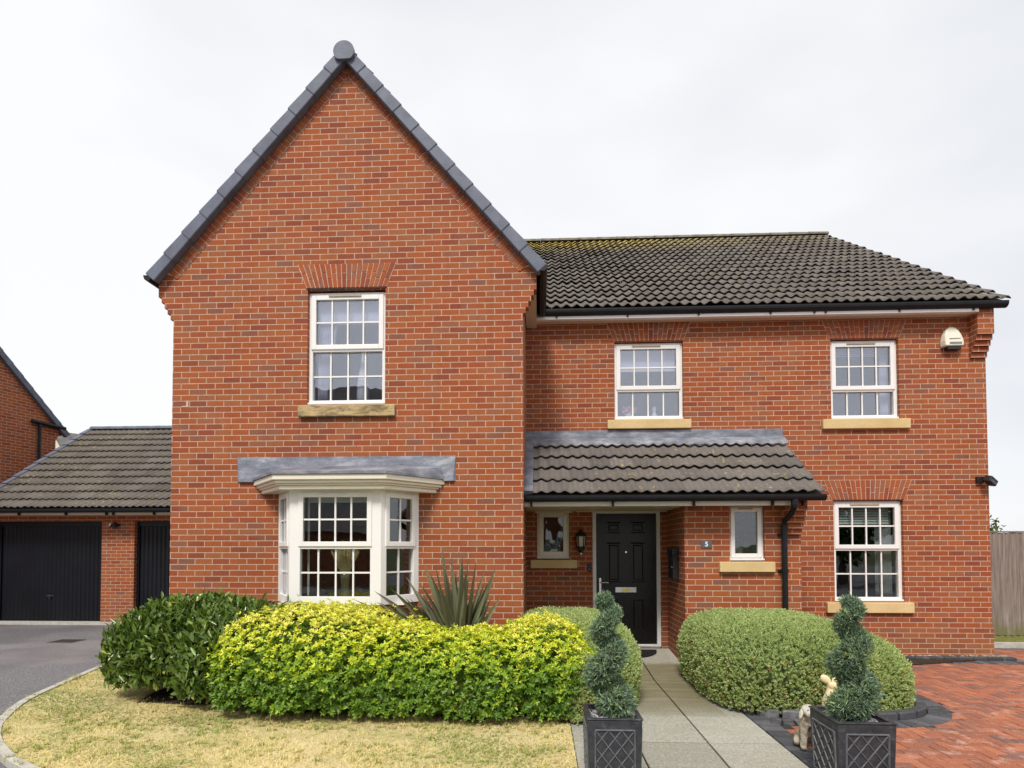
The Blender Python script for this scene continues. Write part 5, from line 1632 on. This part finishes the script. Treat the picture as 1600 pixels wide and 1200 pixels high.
    planter(.325, .698, 4.10, 4.49, 'black lattice planter holding a spiral conifer and a buff stone, left of the path')
    planter(1.985, 2.365, 4.075, 4.50, 'black lattice planter holding a spiral conifer beside the red block paving')
    rk = MB(); rk.ellipsoid((.628, 4.29, .455), (.05, .045, .04), 14, 10)
    rk.v = [tuple(np.array(v) + .008 * np.array([math.sin(v[0] * 90 + v[2] * 60), math.sin(v[1] * 80), math.sin(v[0] * 70 + v[1] * 50)])) for v in rk.v]
    tag(rk.build('stone', M['rock'], smooth=True), 'rough buff stone lying on the gravel of the left planter', 'stone')

    def spiral(label, cx, cy, z0, zt, phase, seed, turns=2.75):
        t = thing('spiral_topiary', label, 'topiary', (cx, cy, z0), 'spiral topiary conifers')
        mb = MB(); mb.tube([(cx, cy, z0 - .05), (cx + .005, cy, z0 + (zt - z0) * .5), (cx, cy, zt - .05)], [.014, .010, .004], 8)
        mb.build('trunk', M['bark'], t)
        r = np.random.default_rng(seed); n = 6500
        u = r.random(n) ** 1.45
        ph = phase + u * turns * 2 * math.pi
        a = .062 * (1 - .60 * u); b = .142 * (1 - .62 * u); zz_ = 1 - (1 - u) ** 1.35
        rad = .9 + .1 * r.random(n)
        d = unit(r.normal(size=(n, 3)))
        ctr = np.stack([cx + a * np.cos(ph), cy + a * np.sin(ph), z0 + .10 + zz_ * (zt - z0 - .13)], 1)
        P = ctr + d * (b * (.72 + .2 * r.random(n)))[:, None] * [1, 1, .80]
        A = d * .95 + UP * .35 + r.normal(0, .45, (n, 3))
        parts = []
        l = lump(P, seed, .09)
        tt = np.clip(r.normal(.45, .2, n) + l * .18, 0, 1)
        sz = r.uniform(.024, .050, n) * (1 - .30 * u)
        for g in range(4):
            A2 = A + r.normal(0, .38, (n, 3))
            parts.append(leaf_arrays(P - unit(A) * .008 * g, A2, d + r.normal(0, .4, (n, 3)), sz * r.uniform(.7, 1.1, n), sz * .16, np.clip(tt + r.normal(0, .20, n), 0, 1), .05, .2))
        # leading shoot
        m = 60; C = np.array([cx + .008, cy, zt - .05]) + r.normal(0, 1, (m, 3)) * [.010, .010, .022]
        parts.append(leaf_arrays(C, UP + r.normal(0, .35, (m, 3)), r.normal(0, 1, (m, 3)), r.uniform(.02, .04, m), np.full(m, .005), r.random(m)))
        V, F, T = join_arrays(parts); np_mesh('foliage', V, F, M['spiral'], t, T)
        core = MB(); us = np.linspace(0, 1, 90)
        pts = [(cx + .062 * (1 - .60 * q) * math.cos(phase + q * turns * 2 * math.pi), cy + .062 * (1 - .60 * q) * math.sin(phase + q * turns * 2 * math.pi), z0 + .10 + (1 - (1 - q) ** 1.35) * (zt - z0 - .13)) for q in us]
        core.tube(pts, [.078 * (1 - .62 * q) for q in us], 10)
        core.build('branches', M['twig'], t, smooth=True)
    spiral('blue green spiral conifer in the left planter in front of the door', .485, 4.31, .42, 1.31, R(-35), 91)
    spiral('blue green spiral conifer in the right planter in front of the ground floor window', 2.185, 4.29, .42, 1.29, R(200), 95)

# --------------------------------------------------------------------------
# smaller things
# --------------------------------------------------------------------------
def skin_body(name, mat, verts, edges, radii, parent, sub=2):
    me = bpy.data.meshes.new(name); me.from_pydata(verts, edges, []); me.materials.append(mat)
    o = link(name, me, parent)
    o.modifiers.new('skin', 'SKIN').use_smooth_shade = True
    for v, r in zip(me.skin_vertices[0].data if me.skin_vertices else [], radii): v.radius = (r, r) if not isinstance(r, tuple) else r
    s = o.modifiers.new('sub', 'SUBSURF'); s.levels = sub; s.render_levels = sub
    return o

def build_small():
    # fence
    F = thing('wooden_fence', 'weathered grey vertical board fence right of the house', 'fence', (8.5, 10.6, 0))
    mb = MB(); x = 6.45; i = 0
    while x < 11.5:
        w = random.uniform(.118, .128); top = 1.875 + random.uniform(-.006, .006)
        mb.hexa([(x, 10.572, .12), (x + w, 10.54, .12), (x + w, 10.575, .12), (x, 10.578, .12), (x, 10.572, top), (x + w, 10.54, top), (x + w, 10.575, top), (x, 10.578, top)])
        x += w - .014; i += 1
    mb.build('boards', M['fence'], F)
    for px in (6.5, 8.9, 11.3): MB().chamfer_box(px, px + .1, 10.58, 10.68, 0, 1.9, .01).build('post', M['fence'], F)
    MB().box(6.4, 11.5, 10.54, 10.60, 1.876, 1.90).build('capping_rail', M['fence'], F)
    MB().box(6.4, 11.5, 10.56, 10.60, .0, .118).build('gravel_board', M['fence'], F)
    # lantern
    L = thing('wall_lantern', 'black coach lantern with clear panes on the wall left of the front door', 'lantern', (.62, YM, 1.7))
    c = (.622, YM - .085); k = TX((c[0], c[1], 0))
    mb = MB(); mb.lathe([(.022, 1.525), (.032, 1.545), (.018, 1.57), (.05, 1.60), (.062, 1.635), (.066, 1.64), (.066, 1.648)], (c[0], c[1], 0), 6)
    mb.lathe([(.082, 1.798), (.084, 1.808), (.060, 1.845), (.028, 1.87), (.016, 1.885), (.022, 1.893), (.004, 1.908)], (c[0], c[1], 0), 6)
    for q in range(6):
        a = 2 * math.pi * q / 6; mb.tube([(c[0] + .064 * math.cos(a), c[1] + .064 * math.sin(a), 1.645), (c[0] + .078 * math.cos(a), c[1] + .078 * math.sin(a), 1.80)], .006, 6)
    mb.box(c[0] - .03, c[0] + .03, YM - .02, YM, 1.56, 1.86); mb.tube([(c[0], YM - .01, 1.84), (c[0], c[1], 1.87)], .012, 8)
    mb.build('cage', M['black'], L)
    MB().lathe([(.056, 1.648), (.070, 1.797)], (c[0], c[1], 0), 6).build('lantern_glass', M['opal'], L)
    MB().ellipsoid((c[0], c[1] - .03, 1.535), (.018, .018, .018), 10, 8).build('sensor', M['white'], L)
    # doorbell
    D = thing('doorbell', 'small black doorbell on the brickwork beside the white door frame', 'doorbell', (.755, YM, 1.32))
    bevel(MB().box(.728, .782, YM - .025, YM, 1.262, 1.388).build('case', M['black'], D), .006)
    MB().lathe([(.014, 0), (.014, .004), (.010, .007)], (0, 0, 0), 12).xf(TX((.755, YM - .025, 1.30)) @ Matrix.Rotation(R(90), 4, 'X')).build('button', M['slate'], D)
    # letter box on the porch return
    B = thing('wall_letter_box', 'tall narrow black letter box on the porch side wall right of the door', 'letter box', (1.88, 8.4, 1.4))
    mb = MB(); mb.hexa([(1.835, 8.26, 1.20), (1.92, 8.26, 1.17), (1.92, 8.56, 1.17), (1.835, 8.56, 1.20), (1.835, 8.26, 1.60), (1.92, 8.26, 1.62), (1.92, 8.56, 1.62), (1.835, 8.56, 1.60)])
    bevel(mb.build('case', M['black'], B), .012)
    mb = MB(); mb.hexa([(1.825, 8.25, 1.50), (1.92, 8.25, 1.56), (1.92, 8.57, 1.56), (1.825, 8.57, 1.50), (1.825, 8.25, 1.61), (1.92, 8.25, 1.64), (1.92, 8.57, 1.64), (1.825, 8.57, 1.61)])
    bevel(mb.build('flap', M['black'], B), .01)
    MB().tube([(1.835, 8.34, 1.36), (1.826, 8.34, 1.36)], .010, 8).build('lock', M['chrome'], B)
    # number plate
    S = thing('house_number_sign', 'small grey slate plate with a white number on the porch brickwork', 'house number', (2.2, YP, 1.67))
    bevel(MB().box(2.134, 2.274, YP - .012, YP, 1.624, 1.720).build('plate', M['slate'], S), .004)
    fc = bpy.data.curves.new('digit', 'FONT'); fc.body = '5'; fc.size = .088; fc.extrude = .002; fc.align_x = 'CENTER'; fc.align_y = 'CENTER'; fc.offset = .0025
    fo = link('digit', fc); fc.materials.append(M['white'])
    me = fo.to_mesh().copy(); me.transform(TX((2.204, YP - .0145, 1.672)) @ Matrix.Rotation(R(90), 4, 'X')); fo.to_mesh_clear()
    bpy.data.objects.remove(fo); me.materials.clear(); me.materials.append(M['white']); link('digit', me, S)
    # alarm sounder
    A = thing('alarm_box', 'cream bell shaped alarm sounder high on the wall by the right eaves', 'alarm', (6.09, YM, 4.7))
    n = 14; prof = [(-.150, 4.575), (.150, 4.575), (.152, 4.66), (.135, 4.75), (.105, 4.82), (.06, 4.87), (.02, 4.885), (-.02, 4.885), (-.06, 4.87), (-.105, 4.82), (-.135, 4.75), (-.152, 4.66)]
    mb = MB(); fr = [(6.09 + x * .86, YM - .105 + max(0, z - 4.66) * .25, 4.575 + (z - 4.575) * .97 + .004) for x, z in prof]; bk = [(6.09 + x, YM, z) for x, z in prof]; N_ = len(prof)
    mb.add(fr + bk, [tuple(range(N_)), tuple(range(2 * N_ - 1, N_ - 1, -1))] + [((i + 1) % N_, i, N_ + i, N_ + (i + 1) % N_) for i in range(N_)])
    cv = bevel(mb.build('cover', M['alarm'], A), .018, 3)
    MB().box(6.0, 6.19, YM - .09, YM - .01, 4.535, 4.58).build('strobe', M['black'], A)
    mb = MB(); mb.box(6.02, 6.19, YM - .108, YM - .100, 4.607, 4.636); mb.build('print_bar', M['alarm_grey'], cv)
    mb = MB()
    for q in range(9): mb.box(6.025 + q * .0175, 6.025 + q * .0175 + .012, YM - .0985, YM - .09, 4.687, 4.694)
    mb.build('printed_line', M['alarm_grey'], cv)
    # security lamp
    W = thing('security_light', 'black floodlight on the right corner of the house wall', 'wall light', (6.5, YM, 2.6), 'outdoor security lamps')
    bevel(MB().box(6.40, 6.50, YM - .05, YM, 2.57, 2.66).build('bracket', M['black'], W), .008)
    h = MB(); h.box(-.09, .09, -.05, .05, -.045, .045); h.xf(TX((6.545, YM - .10, 2.59)) @ Matrix.Rotation(R(28), 4, 'Y') @ Matrix.Rotation(R(25), 4, 'Z'))
    bevel(h.build('lamp_head', M['black'], W), .01)
    h = MB(); h.box(-.07, .07, -.054, -.05, -.03, .005); h.xf(TX((6.545, YM - .10, 2.59)) @ Matrix.Rotation(R(28), 4, 'Y') @ Matrix.Rotation(R(25), 4, 'Z')); h.build('lens', M['slate'], W)
    # door mat
    pts = [(1.31 + .40 * math.cos(math.pi + math.pi * i / 24), 8.83 + .42 * math.sin(math.pi + math.pi * i / 24)) for i in range(25)]
    mb = MB(); zf = lambda y: .004 + max(0, (y - 7.5) / 1.48) * .125
    m_ = len(pts); mb.add([(x, y, zf(y) + .002) for x, y in pts] + [(x, y, zf(y) + .016) for x, y in pts], [tuple(range(m_, 2 * m_))] + [(i, (i + 1) % m_, m_ + (i + 1) % m_, m_ + i) for i in range(m_)])
    tag(mb.build('doormat', M['rubber']), 'black half round rubber mat at the front door', 'doormat')
    # ---- things standing inside the windows ----------------------------------------
    o = MB(); o.lathe([(.066, 3.53), (.076, 3.60), (.078, 3.68), (.070, 3.80), (.054, 3.91), (.036, 4.0), (.026, 4.06), (.022, 4.07), (.012, 4.17), (.003, 4.26)], (-2.31, YG + .25, 0), 20)
    O = thing('sill_ornament', 'white pointed cone ornament standing inside the upper gable window', 'ornament', (-2.31, YG + .3, 3.53)); b_ = o.build('body', M['ornament'], O, smooth=True)
    MB().lathe([(.071, 3.80), (.071, 3.806)], (-2.31, YG + .25, 0), 20).build('band', M['brass'], b_)
    MB().box(-2.48, -2.14, YG + .20, YG + .42, 3.505, 3.53).build('window_board', M['upvc'], house)
    V_ = thing('pampas_vase', 'glass vase of dried pampas grass standing inside the bay window', 'vase', (-2.35, 7.3, .9))
    vx, vy = -2.36, 7.12
    vb = MB(); vb.lathe([(.055, .95), (.06, .97), (.062, 1.25), (.075, 1.33), (.070, 1.33), (.056, 1.25), (.05, .98)], (vx, vy, 0), 18); vb.build('vase', M['vase'], V_, smooth=True)
    mb = MB(); r = random.Random(3)
    for i in range(150):
        a = r.uniform(0, 6.28); q = r.uniform(.0, 1); sp = q * .185
        zt = r.uniform(1.52, 1.70)
        p0 = (vx + .02 * math.cos(a), vy + .02 * math.sin(a), 1.0); p1 = (vx + sp * .35 * math.cos(a), vy + sp * .35 * math.sin(a) * .6, 1.35); p2 = (vx + sp * math.cos(a), vy + sp * math.sin(a) * .6, zt)
        mb.tube([p0, p1, p2], [.0025, .003, .002], 4)
        for k2 in range(5):
            t = r.uniform(.1, 1); px = [p1[j] + (p2[j] - p1[j]) * t for j in range(3)]
            mb.tube([px, (px[0] + r.uniform(-.03, .03), px[1] + r.uniform(-.02, .02), px[2] + r.uniform(.02, .06))], [.004, .002], 3)
    mb.build('plumes', M['pampas'], V_)
    MB().box(-2.9, -1.92, 6.965, 7.62, .90, .948).build('window_board', M['upvc'], house)
    # spider plant in the porch window
    Pn = thing('potted_plant', 'green spiky plant in a pale pot inside the right porch window', 'plant', (2.72, 8.2, 1.47))
    MB().lathe([(.05, 1.465), (.066, 1.60), (.072, 1.60), (.072, 1.63), (.06, 1.63)], (2.71, 8.22, 0), 16).build('pot', M['pot'], Pn, smooth=False)
    n = 70; an = RNG.uniform(0, 6.28, n); A_ = np.stack([np.cos(an), np.sin(an), RNG.uniform(.4, 1.6, n)], 1)
    V, Fc, T = leaf_arrays(np.tile([[2.71, 8.22, 1.62]], (n, 1)), A_, UP - A_ * .3, RNG.uniform(.12, .22, n), np.full(n, .016), RNG.uniform(.5, 1, n), .45, .15)
    np_mesh('leaves', V, Fc, M['tree'], Pn, T)
    MB().box(2.45, 3.02, YP + .14, YP + .42, 1.44, 1.464).build('window_board', M['upvc'], house)
    Q = thing('sill_flowers', 'pink flowers in a white pot inside the middle upper window', 'plant', (1.35, YM + .3, 3.62))
    MB().lathe([(.05, 3.60), (.07, 3.70), (.062, 3.70)], (1.40, YM + .26, 0), 14).build('pot', M['ornament'], Q)
    mb = MB(); r = random.Random(8)
    for i in range(34): mb.ellipsoid((1.40 + r.uniform(-.10, .10), YM + .26 + r.uniform(-.05, .05), 3.76 + r.uniform(-.05, .05)), (.022, .022, .018), 7, 5)
    mb.build('petals', M['pink'], Q)
    Z = thing('sill_ornament', 'small white figure beside the pink flowers inside the middle upper window', 'ornament', (1.78, YM + .3, 3.62))
    MB().lathe([(.035, 3.60), (.045, 3.64), (.038, 3.70), (.020, 3.73), (.032, 3.76), (.034, 3.79), (.015, 3.82)], (1.79, YM + .26, 0), 14).build('figure', M['ornament'], Z, smooth=True)
    MB().box(1.2, 2.13, YM + .15, YM + .36, 3.575, 3.60).build('window_board', M['upvc'], house)
    # ---- garden statues --------------------------------------------------------------
    dog = thing('dog_statue', 'weathered grey stone puppy statue sitting by the right planter', 'statue', (2.16, 4.98, 0))
    vs = [(2.20, 5.02, .07), (2.195, 5.00, .16), (2.19, 4.985, .235), (2.185, 4.975, .285), (2.175, 4.945, .315), (2.165, 4.90, .300),
          (2.145, 4.96, .20), (2.135, 4.945, .10), (2.125, 4.935, .025), (2.120, 4.895, .018),
          (2.235, 4.96, .20), (2.235, 4.935, .10), (2.235, 4.92, .025), (2.235, 4.88, .018),
          (2.135, 5.06, .06), (2.105, 5.0, .03), (2.265, 5.06, .06), (2.285, 4.99, .03)]
    ed = [(0, 1), (1, 2), (2, 3), (3, 4), (4, 5), (2, 6), (6, 7), (7, 8), (8, 9), (2, 10), (10, 11), (11, 12), (12, 13), (0, 14), (14, 15), (0, 16), (16, 17)]
    rd = [.075, .070, .058, .048, .052, .030, .034, .028, .026, .020, .034, .028, .026, .020, .046, .026, .046, .026]
    skin_body('body', M['statue'], vs, ed, rd, dog)
    mb = MB(); mb.ellipsoid((2.172, 4.945, .318), (.052, .058, .046), 16, 12); mb.ellipsoid((2.160, 4.893, .302), (.030, .036, .026), 12, 10)
    hd = mb.build('head', M['statue_pale'], dog, smooth=True)
    for sx, nm in ((-.052, 0), (.050, 1)):
        MB().ellipsoid((2.172 + sx, 4.955, .285), (.014, .028, .048), 10, 8, rot=Matrix.Rotation(R(12 if sx < 0 else -12), 3, 'Y')).build('ear', M['statue_pale'], hd, smooth=True)
    for ex in (2.150, 2.188): MB().ellipsoid((ex, 4.897, .328), (.007, .005, .007), 8, 6).build('eye', M['black'], hd, smooth=True)
    MB().ellipsoid((2.157, 4.858, .306), (.010, .007, .008), 8, 6).build('nose', M['black'], hd, smooth=True)
    rb = thing('garden_statue', 'cream stone eared animal statue standing behind the right planter against the pale green shrub', 'statue', (2.6, 5.5, 0))
    x, y = 2.625, 5.50
    vs = [(x, y, .06), (x, y, .15), (x, y, .24), (x, y, .31), (x + .005, y, .37), (x, y - .02, .405), (x - .01, y - .05, .40), (x - .05, y - .01, .26), (x - .055, y - .06, .20), (x + .05, y - .01, .26), (x + .05, y - .06, .21), (x - .04, y - .06, .035), (x + .04, y - .06, .035)]
    ed = [(0, 1), (1, 2), (2, 3), (3, 4), (4, 5), (5, 6), (2, 7), (7, 8), (2, 9), (9, 10), (0, 11), (0, 12)]
    rd = [.085, .085, .075, .055, .045, .042, .026, .030, .022, .030, .022, .035, .035]
    body = skin_body('body', M['statue_cream'], vs, ed, rd, rb)
    for sx, an in ((-.035, -52), (.035, 58)):
        e = MB().ellipsoid((0, 0, .035), (.034, .016, .052), 12, 10)
        e.xf(TX((x + sx * .6, y + .005, .425)) @ Matrix.Rotation(R(an), 4, 'Y')).build('ear', M['statue_cream'], body, smooth=True)

build_garage()
build_neighbour()
build_ground()
build_grass()
build_plants()
build_planters()
build_small()

# --------------------------------------------------------------------------
# camera, light, sky
# --------------------------------------------------------------------------
def setup_view():
    cd = bpy.data.cameras.new('camera'); cam = bpy.data.objects.new('camera', cd); COL.objects.link(cam)
    yaw, pitch, roll = .046, .0301, -.0014
    r = Vector((math.cos(yaw), math.sin(yaw), 0)); f = Vector((-math.sin(yaw), math.cos(yaw), 0)); u = Vector((0, 0, 1))
    f, u = f * math.cos(pitch) + u * math.sin(pitch), u * math.cos(pitch) - f * math.sin(pitch)
    r, u = r * math.cos(roll) + u * math.sin(roll), u * math.cos(roll) - r * math.sin(roll)
    m = Matrix(((r.x, u.x, -f.x, 0), (r.y, u.y, -f.y, 0), (r.z, u.z, -f.z, 1.648), (0, 0, 0, 1)))
    cam.matrix_world = m
    cd.sensor_width = 36; cd.lens = 36 * 925.4 / 1600; cd.shift_y = 225.9 / 1600
    cd.clip_start = .05; cd.clip_end = 2000
    SC.camera = cam
    EL, AZ = R(52), R(191)          # sun high in front of the house, a little to the left, behind thin cloud
    sd = bpy.data.lights.new('sun', 'SUN'); sun = bpy.data.objects.new('sun', sd); COL.objects.link(sun)
    sd.energy = SUN_E; sd.angle = R(14); sd.color = (1., .95, .87)
    dirv = Vector((math.sin(AZ) * math.cos(EL), math.cos(AZ) * math.cos(EL), math.sin(EL)))
    sun.rotation_euler = dirv.to_track_quat('Z', 'Y').to_euler(); sun.location = (-4, -6, 12)
    w = bpy.data.worlds.new('World'); SC.world = w; w.use_nodes = True
    t = w.node_tree; t.nodes.clear()
    out = t.nodes.new('ShaderNodeOutputWorld')
    sky = t.nodes.new('ShaderNodeTexSky'); sky.sky_type = 'NISHITA'; sky.sun_disc = False
    sky.sun_elevation = EL; sky.sun_rotation = AZ
    b1 = t.nodes.new('ShaderNodeBackground'); b1.inputs[1].default_value = .10; t.links.new(sky.outputs[0], b1.inputs[0])
    tc = t.nodes.new('ShaderNodeTexCoord')
    mp = t.nodes.new('ShaderNodeMapping'); mp.inputs['Scale'].default_value = (1, 1, 2.2); mp.inputs['Location'].default_value = (.35, .2, .1); t.links.new(tc.outputs['Generated'], mp.inputs[0])
    nz = t.nodes.new('ShaderNodeTexNoise'); nz.inputs['Scale'].default_value = 1.5; nz.inputs['Detail'].default_value = 4; nz.inputs['Roughness'].default_value = .45
    t.links.new(mp.outputs[0], nz.inputs['Vector'])
    cr = t.nodes.new('ShaderNodeValToRGB')
    cr.color_ramp.elements[0].position = .28; cr.color_ramp.elements[0].color = (.745, .77, .81, 1)
    cr.color_ramp.elements[1].position = .55; cr.color_ramp.elements[1].color = (.965, .968, .98, 1)
    t.links.new(nz.outputs['Fac'], cr.inputs[0])
    b2 = t.nodes.new('ShaderNodeBackground'); b2.inputs[1].default_value = SKY_S; t.links.new(cr.outputs[0], b2.inputs[0])
    mx = t.nodes.new('ShaderNodeMixShader'); mx.inputs[0].default_value = .93
    t.links.new(b1.outputs[0], mx.inputs[1]); t.links.new(b2.outputs[0], mx.inputs[2]); t.links.new(mx.outputs[0], out.inputs[0])
    vs = SC.view_settings
    vs.view_transform = 'Standard'; vs.look = 'None'; vs.gamma = 1.; vs.use_curve_mapping = False; vs.exposure = EXPO
    SC.cycles.max_bounces = 8; SC.cycles.transparent_max_bounces = 16; SC.cycles.caustics_reflective = False; SC.cycles.caustics_refractive = False
    SC.cycles.use_denoising = True

SUN_E, SKY_S, EXPO = 2.5, .80, .42
setup_view()
